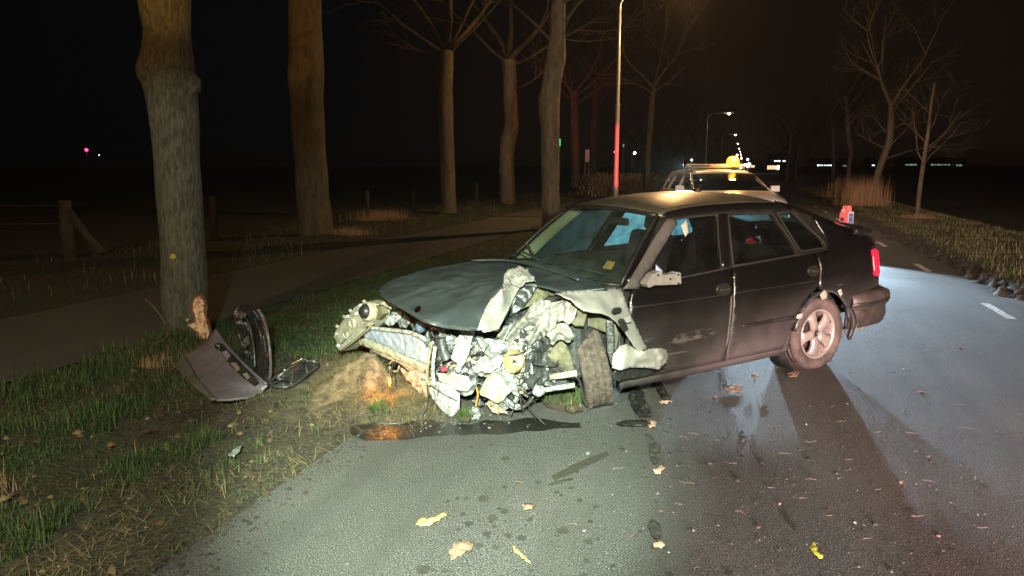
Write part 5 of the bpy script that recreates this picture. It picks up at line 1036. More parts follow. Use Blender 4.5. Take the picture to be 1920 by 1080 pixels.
# tall bronze strip and cables
tube('bent_strip', spline([(3.338,0.222,0.568),(3.355,0.205,0.493),(3.36,0.176,0.376),(3.362,0.166,0.291),(3.357,0.195,0.26)], 5), .010, M['copper'], WR, 6)
tube('bent_strip', spline([(3.321,0.219,0.528),(3.334,0.206,0.416),(3.336,0.204,0.322),(3.329,0.211,0.259)], 5), .014, M['primer'], WR, 6)
cab = [([(3.352,0.165,0.334),(3.355,0.148,0.236),(3.356,0.144,0.159)] + [(-0.61,4.98,0.02),(-0.63,4.82,0.02),(-0.69,4.73,0.02),(-0.76,4.69,0.02)]), ]
def wpt(l): return [tuple(inv @ Vector(p)) for p in l]
tube('loose_cable', spline([(3.352,0.165,0.334),(3.355,0.148,0.236),(3.355,0.145,0.171)] + wpt([(-0.59,4.83,0.06)]) + wpt([(-0.63,4.82,0.01),(-0.7,4.73,0.01),(-0.8,4.69,0.01),(-0.91,4.71,0.01)]), 6), .0045, M['steel_dark'], WR, 6)
tube('loose_cable', spline(wpt([(-0.7,4.82,0.02),(-0.71,4.95,0.02)]) + wpt([(-0.66,5,0.05),(-0.61,5.05,0.05)]), 6), .008, M['black'], WR, 6)
tube('loose_cable', spline([(3.345,-0.39,0.289),(3.353,-0.436,0.23),(3.355,-0.454,0.184),(3.349,-0.413,0.143)] + [(3.385,-0.331,0.121)], 6), .007, M['black'], WR, 6)
tube('loose_cable', spline([(3.362,-0.493,0.251),(3.352,-0.433,0.288),(3.34,-0.362,0.278),(3.343,-0.379,0.225),(3.355,-0.453,0.201),(3.362,-0.495,0.226)], 6), .008, M['rust'], WR, 6)
tube('loose_cable', spline([(2.83,0.67,0.438),(2.779,0.721,0.435),(2.729,0.771,0.442),(2.709,0.791,0.469)], 5), .005, M['black'], WR, 6)
tube('loose_cable', spline([(2.767,0.653,0.642),(2.757,0.663,0.614),(2.752,0.668,0.578)], 5), .006, M['black'], WR, 6)
tube('orange_wire', spline([(3.125,0.425,0.268),(3.118,0.432,0.213),(3.124,0.426,0.168),(3.129,0.421,0.13)], 5), .006, M['orange_wire'], WR, 6)
slab('red_connector', [(3.284,0.216,0.381),(3.257,0.243,0.375),(3.252,0.248,0.353),(3.279,0.221,0.347)], .02, M['red_plastic'], WR, .003)
tube('crooked_pipe', spline([(2.966,0.484,0.17),(2.94,0.51,0.139),(2.914,0.536,0.111),(2.875,0.575,0.111),(2.836,0.614,0.153),(2.81,0.64,0.2)], 5), .010, M['steel_dark'], WR, 6)
fsheet('foil_knot', [(3.174,0.396,0.094),(3.147,0.423,0.134),(3.116,0.454,0.13),(3.111,0.459,0.086),(3.122,0.448,0.039),(3.154,0.416,0.029),(3.174,0.396,0.049)], M['metal'], amp=.02, scale=22, seed=61, res=.008)
for pts, sd, an_, m_ in (([(3.142,0.046,0.613),(3.099,0.221,0.67),(3.006,0.314,0.645),(2.953,0.367,0.6),(2.981,0.339,0.505),(3.048,0.272,0.432),(3.119,0.186,0.454),(3.141,0.055,0.506)], 91, 1.1, 'metal'), ([(3.146,0.142,0.434),(3.082,0.258,0.484),(2.996,0.344,0.471),(2.922,0.418,0.431),(2.902,0.438,0.358),(2.963,0.377,0.3),(3.057,0.283,0.315),(3.132,0.208,0.347)], 92, .3, 'crumple'), ([(2.971,0.359,0.545),(2.891,0.439,0.58),(2.8,0.53,0.557),(2.756,0.574,0.504),(2.782,0.548,0.417),(2.853,0.477,0.419),(2.924,0.406,0.444)], 93, -.5, 'crumple'), ([(3.185,0.091,0.328),(3.142,0.228,0.376),(3.081,0.289,0.32),(3.042,0.328,0.24),(3.075,0.295,0.161),(3.146,0.224,0.162),(3.178,0.13,0.212)], 94, .9, 'metal'), ([(2.911,0.439,0.367),(2.848,0.502,0.379),(2.796,0.554,0.339),(2.809,0.541,0.255),(2.844,0.506,0.154),(2.888,0.462,0.199),(2.911,0.439,0.284)], 95, 1.4, 'crumple'), ([(3.005,0.275,0.638),(2.911,0.369,0.666),(2.832,0.448,0.648),(2.806,0.474,0.576),(2.872,0.408,0.542),(2.957,0.323,0.566)], 96, .2, 'metal'), ([(3.178,-0.109,0.478),(3.15,0.058,0.531),(3.136,0.142,0.478),(3.143,0.1,0.347),(3.164,-0.026,0.297),(3.176,-0.1,0.369)], 97, 1.5, 'steel_dark')):
    fsheet('crushed_panel', pts, M[m_], amp=.085, scale=8, seed=sd, res=.010, an=(an_, .4), fine=.25)
# the countless small torn pieces between them
mess = [(p[1], p[2]) for p in [(3.287,-0.346,0.518),(3.242,-0.074,0.587),(3.181,0.219,0.627),(2.97,0.43,0.626),(2.789,0.611,0.564),(2.769,0.631,0.471),(2.79,0.61,0.333),(2.816,0.584,0.193),(2.882,0.518,0.134),(2.974,0.426,0.087),(3.074,0.326,0.043),(3.13,0.27,0.088),(3.145,0.255,0.19),(3.229,0.006,0.229),(3.231,-0.009,0.311),(3.23,-0.002,0.468),(3.254,-0.143,0.497)]]
ys_ = [p[0] for p in mess]; zs_ = [p[1] for p in mess]
def xfr(y): return 3.38-.167*(y+.9) if y < .2 else 3.2-1.0*(y-.2)
rd = random.Random(78); kinds = ['metal', 'primer', 'steel_dark', 'blue_alu', 'metal', 'primer', 'black', 'black', 'lit_scraped', 'steel_dark', 'steel_dark', 'crumple', 'black', 'copper']
cnt = 0
while cnt < 150:
    y, z = rd.uniform(min(ys_), max(ys_)), rd.uniform(min(zs_), max(zs_))
    if not inside(y, z, mess): continue
    cnt += 1; c = Vector((xfr(y)-rd.uniform(-.06, .12), y, z)); t1 = Vector((rd.gauss(0, .5), rd.gauss(0, 1), rd.gauss(0, 1))).normalized(); nrm = Vector((1, .5, .35)).normalized(); nrm = (nrm+Vector((rd.gauss(0, .5), rd.gauss(0, .5), rd.gauss(0, .5)))).normalized()
    t1 = (t1-nrm*t1.dot(nrm)).normalized(); t2 = nrm.cross(t1); L = rd.uniform(.03, .11); Wd = L*rd.uniform(.18, .75); m = M[rd.choice(kinds)]
    k = rd.random()
    if k < .66:
        n = rd.randint(5, 8); pts = []
        for i in range(n):
            a = 2*math.pi*i/n+rd.uniform(-.25, .25); q = rd.uniform(.4, 1.25); pts.append(tuple(c+t1*L*q*math.cos(a)+t2*Wd*q*math.sin(a)+nrm*rd.uniform(-.015, .015)))
        sheet('torn_piece', pts, m, WR, rd.choice((.013, .02)), .026, rd.uniform(12, 26), .003, cnt, 1.0, 0, rd.random() < .15, None, False, (rd.uniform(0, 3.1), rd.uniform(.25, .8)))
    elif k < .70: box('broken_casting', c, (L*.8, L*.5, L*.45), m, WR, (rd.random()*3, rd.random()*3, rd.random()*3), .006)
    elif k < .97:
        p = [c]
        for i in range(4): p.append(p[-1]+t1*L*.6+Vector((rd.gauss(0, .03), rd.gauss(0, .03), rd.gauss(0, .03)-.01)))
        tube('snapped_wire', spline(p, 4), rd.uniform(.002, .0045), M[rd.choice(['black', 'black', 'steel_dark', 'black'])], WR, 5)
    else: lathe('bracket_ring', [(.012, -.01), (.02, -.012), (.028, -.008), (.028, .008), (.02, .012), (.012, .01)], m, WR, 14, Matrix.Translation(c) @ nrm.to_track_quat('X', 'Z').to_matrix().to_4x4() @ Matrix.Scale(rd.uniform(.7, 1.3), 4), True)
# the bulb of the torn indicator still glows orange over the mound
ip = Vector([(-0.868,5.08,0.181)][0])
r_ = tube('indicator_bulb', [tuple(inv @ (ip+Vector((.0, .0, .03)))), tuple(inv @ ip), tuple(inv @ (ip-Vector((0, 0, .03))))], [.005, .009, .004], mat('bulb_glow', (1, .4, .05), .3, emit=(1, .35, .03), estr=6), WR, 8)
tube('bulb_wire', spline([tuple(inv @ (ip+Vector((.0, .0, .03)))), tuple(inv @ (ip+Vector((.02, .1, .12)))), [(3.279,-0.293,0.211)][0]], 5), .005, M['black'], WR, 6)
point('indicator_light', ip+Vector((-.05, -.03, .01)), 6.5, (1, .30, .02), .02)
q_ = Vector((-1.13, 5.42, 0)); r_ = emp('earth_mound', q_); v = []; f = []; N = 26
for i in range(N+1):
    for k in range(N*2):
        a = math.pi*k/N; u_ = i/N; x = .52*u_*math.cos(a); y = .40*u_*math.sin(a); nn__ = noise.noise(Vector((x*5, y*5, 3)))
        z = .27*(math.exp(-3.2*u_*u_)-.04)*(1+.5*nn__)+.035*noise.noise(Vector((x*14, y*14, 1)))*(1-u_)+.02*noise.noise(Vector((x*40, y*40, 1)))*(1-u_); v.append((x*(1+.2*nn__), y*(1+.2*nn__), z))
for i in range(N):
    for k in range(N*2): f.append((i*2*N+k, i*2*N+(k+1) % (2*N), (i+1)*2*N+(k+1) % (2*N), (i+1)*2*N+k))
mk('soil_heap', v, f, M['earth_tan'], r_); n = 1500; a = rng.uniform(0, 6.28, n); u_ = np.sqrt(rng.random(n))*.8
blades('straw', .52*u_*np.cos(a), .40*u_*np.sin(a), rng.uniform(.04, .12, n), rng.uniform(.0008, .0017, n), np.clip(rng.normal(.86, .1, n), .5, 1), .2, z=.27*(np.exp(-3.2*u_*u_)-.04)+.015, parent=r_, world=True, flat=1.2)['kind'] = 'stuff'
tag(r_, 'tan mound of scraped up earth and straw beside the hanging bumper beam', 'earth mound')
# turf and clods wedged under the engine
def clump(c, n, rx, h, lab, tone0=.4):
    r = emp('turf_clod', c); v = []; f = []; N = 14
    for i in range(N+1):
        th = math.pi*i/N
        for k in range(N*2):
            a = math.pi*k/N; d = Vector((math.sin(th)*math.cos(a), math.sin(th)*math.sin(a), math.cos(th)))
            v.append((d*(1+.35*noise.noise(d*2+Vector(c)))) * rx); v[-1].z *= .55
    for i in range(N):
        for k in range(N*2): f.append((i*2*N+k, (i+1)*2*N+k, (i+1)*2*N+(k+1) % (2*N), i*2*N+(k+1) % (2*N)))
    mk('earth', v, f, M['soil'], r)
    blades('blades', rng.normal(0, rx*.55, n), rng.normal(0, rx*.55, n), h*rng.uniform(.4, 1.1, n), rng.uniform(.001, .0026, n), np.clip(rng.normal(tone0, .18, n), 0, 1), .9, z=np.full(n, rx*.25), parent=r, world=True)
    return tag(r, lab, 'turf')
p = [(-0.31,4.75,0.03),(0.36,5.11,0.03),(0.28,5.28,0.03),(-0.92,4.87,0.03),(-1.61,5.23,0.03),(0.43,4.95,0.03)]
clump(p[0], 260, .05, .08, 'small grassy clod below the hanging pale panel')
clump(p[1], 900, .13, .11, 'bright green turf wedged just left of the muddy front tyre')
clump(p[2], 500, .12, .10, 'yellowish turf under the suspension arms', .62)
clump(p[3], 300, .05, .10, 'fresh grass tuft on the near side of the orange lit mound', .45)
clump(p[5], 60, .06, .04, 'bare brown clod against the front tyre', .9)

# ================================================================== THE TORN OFF BUMPER AGAINST THE TREE
B = emp('torn_bumper', (-2.35, 5.75, 0)); off = Vector((2.35, -5.75, 0))
def Lb(l): return [tuple(Vector(p)+off) for p in l]
M['slot_brown'] = mat('slot_brown', (.16, .115, .09), .6, 0, (.08, .06, .05), 30)
M['bumper_paint'] = mat('bumper_paint', (.20, .175, .205), .42, .15, (.155, .135, .16), 5, .06, coat=.2, rough2=.5)
fx = [(-2.774,6.1,0.115)] + [(-2.679,6.15,0.163),(-2.592,6.15,0.238)] + [(-2.552,6.2,0.315)] + [(-2.413,6.02,0.25)] + [(-2.187,5.75,0.162)] + [(-2.006,5.55,0.1)] + [(-1.849,5.38,0.066),(-1.884,5.38,0.012)] + [(-1.936,5.22,0.018)] + [(-2.046,5.15,0.024),(-2.147,5.15,0.02)] + [(-2.413,5.5,0.072)]
o = sheet('bumper_skin', Lb(fx), M['bumper_paint'], B, .025, .006, 4, .012, 3, .2, .05)
fx = [(-2.85,6.09,0.006),(-2.774,6.09,0.118)] + [(-2.4,5.48,0.078)] + [(-2.13,5.12,0.03),(-2.166,5.12,0.022)] + [(-2.422,5.42,0.046)]
o2 = sheet('lower_lip', Lb(fx), M['trim'], B, .02, .003, 4, .02, 4, .3, .01); o2['label'] = 'pale grey lower lip of the bumper'
sl = [(-2.5,6.03,0.22),(-2.467,6.03,0.239),(-2.425,6.03,0.202)] + [(-2.24,5.8,0.153),(-2.151,5.8,0.051)] + [(-2.007,5.6,0.026),(-1.968,5.6,-0.026),(-2.011,5.6,-0.044)] + [(-2.154,5.72,0.025),(-2.254,5.72,0.131)] + [(-2.427,5.9,0.203)]
o = slab('fog_slot', Lb([(-2.454,5.93,0.236),(-2.431,5.93,0.259),(-2.397,5.93,0.245)] + [(-2.32,5.84,0.218)] + [(-2.209,5.7,0.193)] + [(-2.108,5.58,0.16)] + [(-1.98,5.42,0.134)] + [(-1.892,5.3,0.111),(-1.917,5.3,0.087)] + [(-2.049,5.44,0.107)] + [(-2.16,5.58,0.126)] + [(-2.286,5.75,0.14)] + [(-2.399,5.88,0.181)]), .02, M['black'], B, .002, (.3, 1, 0))
for k, q in enumerate(([(-2.315,5.74,0.23),(-2.28,5.74,0.244),(-2.246,5.74,0.178),(-2.277,5.74,0.16)], [(-2.182,5.55,0.194),(-2.141,5.55,0.194),(-2.096,5.55,0.122),(-2.118,5.55,0.1)], [(-2.036,5.4,0.148),(-2.007,5.4,0.156),(-1.97,5.4,0.102),(-1.991,5.4,0.085)])):
    slab('slot_insert', Lb(q), .012, M['slot_brown'] if k else M['bumper_paint'], o, .001, (.3, 1, 0))
slab('slot_lamp', Lb([(-2.422,5.86,0.244),(-2.403,5.86,0.262),(-2.378,5.86,0.244),(-2.389,5.86,0.213),(-2.41,5.86,0.218)]), .012, M['chrome'], o, .003, (.3, 1, 0))
# the other half curls up behind: dark inner shell
fx = [(-1.873,5.45,0.045)] + [(-1.954,5.75,0.052)] + [(-2.016,5.95,0.177),(-2.026,5.95,0.312)] + [(-2.119,6.15,0.405),(-2.168,6.15,0.497)] + [(-2.283,6.25,0.515),(-2.34,6.25,0.487)] + [(-2.252,6.2,0.441),(-2.203,6.2,0.338)] + [(-2.14,6.1,0.208)] + [(-2.087,5.95,0.086),(-2.128,5.95,-0.006)] + [(-2.042,5.75,-0.002)]
sheet('inner_shell', Lb(fx), M['black'], B, .02, .008, 9, .03, 6, .5, .03)
fx = [(-2.427,6.3,0.421),(-2.376,6.3,0.496),(-2.302,6.3,0.505),(-2.268,6.3,0.449)] + [(-2.265,6.25,0.365),(-2.254,6.25,0.233)] + [(-2.217,6.15,0.107)] + [(-2.164,6,-0.02),(-2.224,6,0.026)] + [(-2.316,6.15,0.126),(-2.343,6.15,0.289)]
sheet('inner_shell', Lb(fx), M['black'], B, .018, .030, 9, .02, 7, .8)
tube('shell_rim', spline(Lb([(-1.872,5.42,0.037)] + [(-1.931,5.72,0.06)] + [(-1.996,5.93,0.182),(-2.006,5.93,0.326)] + [(-2.102,6.13,0.418),(-2.143,6.13,0.501)]), 6), .012, M['bumper_paint'], B, 8)
tube('inner_rib', spline(Lb([(-2.152,6,0.026)] + [(-2.17,6.05,0.174),(-2.187,6.05,0.335)] + [(-2.261,6.15,0.442)]), 6), .010, M['steel_dark'], B, 6)
tube('inner_rib', spline(Lb([(-2.055,5.9,0.054)] + [(-2.074,5.98,0.192),(-2.084,5.98,0.328)] + [(-2.164,6.1,0.425)]), 6), .008, M['steel_dark'], B, 6)
slab('inner_clip', Lb([(-2.269,6.05,0.471),(-2.214,6.05,0.494),(-2.207,6.05,0.462),(-2.262,6.05,0.435)]), .03, M['steel_dark'], B, .004)
slab('inner_clip', Lb([(-2.226,6,0.282),(-2.18,6,0.31),(-2.176,6,0.232),(-2.222,6,0.21)]), .03, M['steel_dark'], B, .004)
tube('chipped_edge', spline(Lb([(-2.531,6.17,0.312)] + [(-2.405,6.02,0.246)] + [(-2.167,5.72,0.17)] + [(-1.983,5.52,0.109)] + [(-1.852,5.38,0.075)]), 6), .010, M['bumper_paint'], B, 8)
tag(B, 'torn off grey bumper half standing on its end against the struck tree', 'bumper')
# grille frame lying beside it
G_ = emp('grille_frame', (-1.75, 6.0, 0)); off = Vector((1.75, -6.0, 0))
ol = [(-1.88,5.52,0.05),(-1.8,5.41,0.05),(-1.68,5.41,0.05)] + [(-1.62,5.66,0.07),(-1.6,5.91,0.07)] + [(-1.61,5.86,0.12),(-1.69,5.87,0.12)] + [(-1.72,5.72,0.14),(-1.74,5.47,0.14)] + [(-1.81,5.46,0.1)]
P_ = [tuple(Vector(p)+off) for p in ol]; tube('frame_rim', spline(P_+[P_[0]], 4), .014, M['steel_dark'], G_, 8)
tube('inner_rim', spline([tuple(Vector(p)*.80+Vector((-.01, .01, .03))) for p in P_]+[tuple(Vector(P_[0])*.80+Vector((-.01, .01, .03)))], 4), .008, M['chrome'], G_, 8)
for a, b in ((1, 8), (2, 7), (3, 6)): tube('grille_bar', [Vector(P_[a]), (Vector(P_[a])+Vector(P_[b]))/2+Vector((0, 0, .02)), Vector(P_[b])], .008, M['steel_dark'], G_, 6)
sheet('chrome_strip', [tuple(Vector(p)+off) for p in [(-1.81,5.37,0.11),(-1.79,5.44,0.11),(-1.68,5.43,0.11),(-1.66,5.35,0.11),(-1.75,5.36,0.11),(-1.77,5.3,0.11)]], M['chrome'], G_, .015, .002, 5, .006)
sheet('cracked_backing', P_, M['black'], G_, .02, .02, 12, .004, 9, .3)
tag(G_, 'black grille frame with a chrome strip lying in the grass beside the bumper', 'grille')
# ================================================================== SMALL LOOSE THINGS
def leaf(pts, m, label, cat='leaf', name='fallen_leaf', amp=.008, group=None, z=.012, bulge=.02):
    P = [Vector(p) for p in pts]; c = sum(P, Vector())/len(P); c.z = 0
    r = sheet(name, [tuple(p-c) for p in P], m, None, .012, amp, 18, .0015, int(abs(c.x*100)) % 50, 1.0, bulge); r.location = c+Vector((0, 0, .006)); return tag(r, label, cat, group)
LY = mat('yellow_leaf', (.50, .40, .14), .7, 0, (.34, .24, .08), 30); LB = mat('brown_leaf', (.24, .15, .10), .8, 0, (.15, .09, .06), 30); LP = mat('pinkish_leaf', (.46, .30, .22), .8, 0, (.30, .18, .13), 30)
leaf([(-0.46,3.29,0.01),(-0.45,3.33,0.01),(-0.41,3.34,0.01),(-0.38,3.36,0.01),(-0.34,3.4,0.01),(-0.31,3.4,0.01),(-0.32,3.37,0.01),(-0.35,3.33,0.01),(-0.38,3.29,0.01),(-0.4,3.28,0.01),(-0.43,3.27,0.01)], LY, 'long ragged yellow leaf on the asphalt, nearest the middle of the light patch')
leaf([(-0.28,3.02,0.01),(-0.26,3.1,0.01),(-0.24,3.12,0.01),(-0.2,3.13,0.01),(-0.17,3.11,0.01),(-0.18,3.05,0.01),(-0.21,3.02,0.01),(-0.24,2.99,0.01),(-0.26,2.96,0.01)], LB, 'torn brown leaf on the asphalt below the long yellow leaf')
leaf([(0,3.09,0.01),(0.02,3.06,0.01),(0.04,3.02,0.01),(0.07,2.97,0.01),(0.08,2.94,0.01),(0.06,2.95,0.01),(0.04,2.99,0.01),(0.01,3.03,0.01)], LY, 'narrow curled yellow leaf pointing to the lower right on the lane')
leaf([(1.31,3.03,0.03),(1.35,3.08,0.03),(1.34,3,0.03),(1.35,2.97,0.03),(1.33,2.94,0.03),(1.31,2.97,0.03)], mat('leaf_bright', (.45, .42, .05), .7), 'small bright yellow leaf with a long dark shadow, lowest on the right of the lane', bulge=.02)
leaf([(0.63,3.08,0.02),(0.66,3.1,0.02),(0.68,3.07,0.02),(0.69,3.06,0.02),(0.66,3.04,0.02),(0.63,3.05,0.02)], LP, 'curled pinkish leaf lowest in the column of leaves below the front tyre', bulge=.02)
leaf([(0.78,3.89,0.02),(0.81,3.93,0.02),(0.85,3.97,0.02),(0.86,3.92,0.02),(0.82,3.86,0.02),(0.79,3.86,0.02)], LP, 'curled pinkish leaf in the middle of the column below the front tyre', bulge=.02)
leaf([(1.05,5.1,0.02),(1.1,5.14,0.02),(1.16,5.13,0.02),(1.14,5.08,0.02),(1.06,5.05,0.02)], LP, 'flat pinkish leaf beside the sill, right of the front tyre', bulge=.02)
leaf([(0.88,4.66,0.02),(0.93,4.72,0.02),(0.96,4.67,0.02),(0.93,4.59,0.02),(0.89,4.57,0.02)], LP, 'crumpled pinkish leaf just right below the front tyre', bulge=.02)
leaf([(2.25,5.86,0.01),(2.35,5.96,0.01),(2.37,5.9,0.01),(2.3,5.77,0.01),(2.24,5.77,0.01)], LB, 'brown clod of leaves just left of the rear wheel')
leaf([(1.61,5.45,0.01),(1.73,5.57,0.01),(1.79,5.51,0.01),(1.71,5.35,0.01),(1.64,5.37,0.01)], LB, 'faint brown leaf scrap under the middle of the sill')
leaf([(0.05,3.49,0.01),(0.08,3.5,0.01),(0.12,3.49,0.01),(0.1,3.44,0.01),(0.06,3.43,0.01)], LB, 'small brown leaf beside a dark blotch in the light patch')
leaf([(0.43,4.16,0.01),(0.45,4.18,0.01),(0.47,4.16,0.01),(0.44,4.12,0.01)], M['shard'], 'small white shard on the scuff mark in front of the tyre', 'shard', 'shard_and_shadow')
leaf([(-1.65,4.08,0.03),(-1.65,4.16,0.03),(-1.64,4.23,0.03),(-1.62,4.23,0.03),(-1.6,4.14,0.03),(-1.61,4.08,0.03)], M['shard'], 'pale grey shard lying in the dark verge crack', 'shard', 'shard_and_shadow')
leaf([(0.68,4.62,0.03),(0.74,4.68,0.03),(0.87,4.7,0.03),(0.91,4.62,0.03),(0.86,4.58,0.03),(0.73,4.58,0.03)], M['black'], 'flat shadow laid as a black shape on the road right of the front tyre', 'rubber scrap', 'shadow_patch', .004)  # shade on the road, put in as a thin black sheet
leaf([(0.86,5.26,0.02),(0.93,5.39,0.02),(0.98,5.34,0.02),(0.96,5.04,0.02),(0.95,4.79,0.02),(0.87,4.75,0.02),(0.84,4.93,0.02)], M['black'], 'largest shadow laid as a black shape on the road just right of the front tyre', 'painted shadow', 'shard_and_shadow', .02, bulge=.03)  # black sheet laid where only a shadow falls
leaf([(1.11,5.53,0.02),(1.16,5.56,0.02),(1.16,5.32,0.02),(1.15,5.16,0.02),(1.09,5.16,0.02),(1.09,5.32,0.02)], M['black'], 'small shadow laid as a black shape under the sill right of the front tyre', 'painted shadow', 'shard_and_shadow', .015, bulge=.03)  # another shadow put in as a black shape
leaf([(0.83,4.27,0.02),(0.88,4.33,0.02),(0.9,4.26,0.02),(0.86,4.06,0.02),(0.81,3.95,0.02),(0.8,4.07,0.02)], M['chip_and_shadow'], 'dark oval shadow laid as a shape above the middle leaf of the column', 'painted leaf shadow', 'leaf_shadow', .01)  # the leaf's long shadow, modelled as a dark sheet
leaf([(0.64,3.27,0.02),(0.67,3.31,0.02),(0.7,3.27,0.02),(0.69,3.16,0.02),(0.66,3.1,0.02),(0.64,3.16,0.02)], M['chip_and_shadow'], 'dark oval shadow laid as a shape above the lowest leaf of the column', 'painted leaf shadow', 'leaf_shadow', .01)  # shadow of the lowest leaf, also a dark sheet
leaf([(1.9,5.69,0.05),(1.97,5.76,0.05),(1.95,5.63,0.05),(1.88,5.58,0.05)], LB, 'tiny reddish leaf under the sill near the rear wheel')
rd = random.Random(5); proto = None; me_list = []
for k in range(5):
    pts = [(0, 0, 0)]; a = 0
    for i in range(5): a += rd.gauss(0, .25); pts.append((pts[-1][0]+.018*math.cos(a), pts[-1][1]+.018*math.sin(a), .006*rd.random()))
    v, f = tube_data(pts, [.0022, .002, .002, .0017, .0014, .001], 5); me = bpy.data.meshes.new('twig'); me.from_pydata([tuple(p) for p in v], [], f); me_list.append(me); me.materials.append(M['reed'] if k % 2 else LP)
M['twig'] = mat('twig_brown', (.20, .14, .11), .8, 0, (.11, .08, .06), 40)
for me in me_list: me.materials[0] = M['twig']
tw = [(1.27,4.4,0),(1.19,4.5,0.01),(1.68,4.65,0),(1.75,4.65,0),(1.99,4.1,0),(2.59,5.36,0),(2.24,4.75,0),(2.33,4.53,0),(1.61,3.16,0),(2.53,4.53,0),(0.98,3.76,0),(2.99,4.6,0),(1.89,4.38,0),(2.43,4.21,0),(0.86,3.51,0),(3.13,5.91,0),(2.24,3.81,0),(1.29,4.03,0),(0.8,2.92,0),(1.36,3.71,0),(4.58,7.04,0),(2.78,5.91,0),(2.25,3.27,0),(1.48,3.58,0),(0.57,3.96,0),(0.31,3.3,0),(0.06,3.78,0),(3.13,5.4,0),(0.54,3.17,0),(1.57,3.39,0),(1.06,4.46,0),(1.59,4.19,0),(3.17,5.09,0),(1.92,3.68,0),(1.95,3.38,0),(1.11,3.44,0),(1.66,3.81,0),(1.76,5.09,0)]
for k, p in enumerate(tw):
    o = bpy.data.objects.new('twig', me_list[k % 5]); C.objects.link(o); o.location = (p[0], p[1], .008); o.rotation_euler = (0, 0, rd.uniform(-.5, .5)+(math.pi if rd.random() < .5 else 0)); s_ = rd.uniform(.35, .95); o.scale = (s_, s_, .9)
    tag(o, 'thin dry twig lying on the dark asphalt of the lane', 'twig', 'dry twigs on the lane')
# pebbles that throw the long shadows
M['grit_brown'] = mat('crumb_brown', (.085, .065, .055), .9, 0, (.05, .04, .034), 40)
me_list = []
for k in range(4):
    v = []; f = []; N = 5
    for i in range(N+1):
        th = math.pi*i/N
        for j in range(8):
            a = 2*math.pi*j/8; d = Vector((math.sin(th)*math.cos(a), math.sin(th)*math.sin(a), math.cos(th)*.7)); v.append(d*(1+.3*noise.noise(d*2+Vector((k*5, 0, 0)))))
    for i in range(N):
        for j in range(8): f.append((i*8+j, (i+1)*8+j, (i+1)*8+(j+1) % 8, i*8+(j+1) % 8))
    me = bpy.data.meshes.new('clod'); me.from_pydata([tuple(p) for p in v], [], f); me.materials.append([M['grit_brown'], LB, M['grit_brown'], M['grit_brown']][k]); me_list.append(me)
cl = [(1.44,4.4,0),(1.51,5.29,0),(1.74,4.25,0),(2.42,5.13,0),(2.46,4.15,0),(3.1,5.42,0),(4.2,6.74,0),(0.55,3.79,0),(1.14,4.04,-0),(1.36,3.53,0),(1.74,3.31,0),(2.67,5.49,0),(2.13,5.08,-0),(1.98,3.2,0),(1.17,3.28,0),(0.74,3.45,0),(2.33,3.42,0),(2.11,3.79,0),(1.81,3.9,0),(1,3.13,0),(3.17,4.56,-0),(1.34,5.1,0)]
for k, p in enumerate(cl):
    o = bpy.data.objects.new('mud_crumb', me_list[k % 4]); C.objects.link(o); s_ = rd.uniform(.006, .013); o.location = (p[0], p[1], s_*.4); o.scale = (s_*1.2, s_, s_); o.rotation_euler.z = rd.uniform(0, 6)
    tag(o, 'small crumb of mud casting a long shadow on the lane', 'mud crumb', 'mud crumbs on the lane')
# bent bare twigs at the foot of the struck tree
for pts, lab in (([(-3.2,6.7,0.239),(-3.251,6.7,0.339),(-3.318,6.7,0.43),(-3.377,6.7,0.489)], 'bare twig sticking up left of the struck tree'), ([(-3.347,6.5,-0.113),(-3.303,6.5,0.011),(-3.216,6.5,0.085),(-3.149,6.5,0.135),(-3.081,6.5,0.209)], 'curved bare bramble rooted left of the struck tree'), ([(-3.166,6.4,-0.135),(-3.184,6.4,0.003),(-3.204,6.4,0.11),(-3.124,6.4,0.159)], 'thin looping bramble at the foot of the struck tree')):
    c = Vector(pts[0]); r = tube('bramble', spline([Vector(p)-c for p in pts], 4), [.008]*8+[.005]*(len(spline(pts, 4))-8), M['reed'], None, 5); r.location = c; tag(r, lab, 'bramble')
p = [(-3.033,6.35,-0.062)][0]; tuft('dead_grass', (p[0], p[1], .0), 1300, .42, .13, 'mop of dead grass heaped round the foot of the struck tree', 'dead grass', .8, w=.0016, lean=1.2)
# pink and blue carton standing on the boot lid
q = Vector([(-1.028,0.28,1.1)][0]); J = emp('carton', WR.matrix_basis @ Vector((q.x, q.y, q.z))); 
J.location = (Matrix.Translation((2.184, 6.7965, 0)) @ Matrix.Rotation(rad(212.116), 4, 'Z')) @ q; J.rotation_euler = (0, 0, rad(-58))
pk = mat('pink_carton', (.90, .20, .24), .5); bl = mat('blue_label', (.10, .13, .45), .5); pu = mat('purple_print', (.22, .02, .16), .5); wh = mat('white_carton', (.75, .68, .7), .5)
box('carton_body', (0, 0, .075), (.095, .085, .17), pk, J, bev=.006)
slab('gable', [(-.047, -.043, .16), (.047, -.043, .16), (.030, -.02, .195), (-.030, -.02, .195)], .06, pk, J, .006, (0, 1, 0)); box('gable_ridge', (0, .0, .205), (.07, .05, .03), pk, J, bev=.008)
lathe('screw_cap', [(.001, .012), (.018, .010), (.020, -.004)], mat('pink_cap', (.95, .30, .32), .5), J, 18, Matrix.Translation((-.012, -.040, .172)) @ Matrix.Rotation(rad(-65), 4, 'Z'))
for z_ in (.09, .045): lathe('round_print', [(.001, .002), (.020, .001)], pu, J, 20, Matrix.Translation((-.012, -.0435, z_)) @ Matrix.Rotation(rad(-90), 4, 'Z'))
side_ = box('side_panel', (.0485, 0, .08), (.002, .083, .165), wh, J); box('side_label', (.050, 0, .085), (.002, .062, .125), bl, side_)
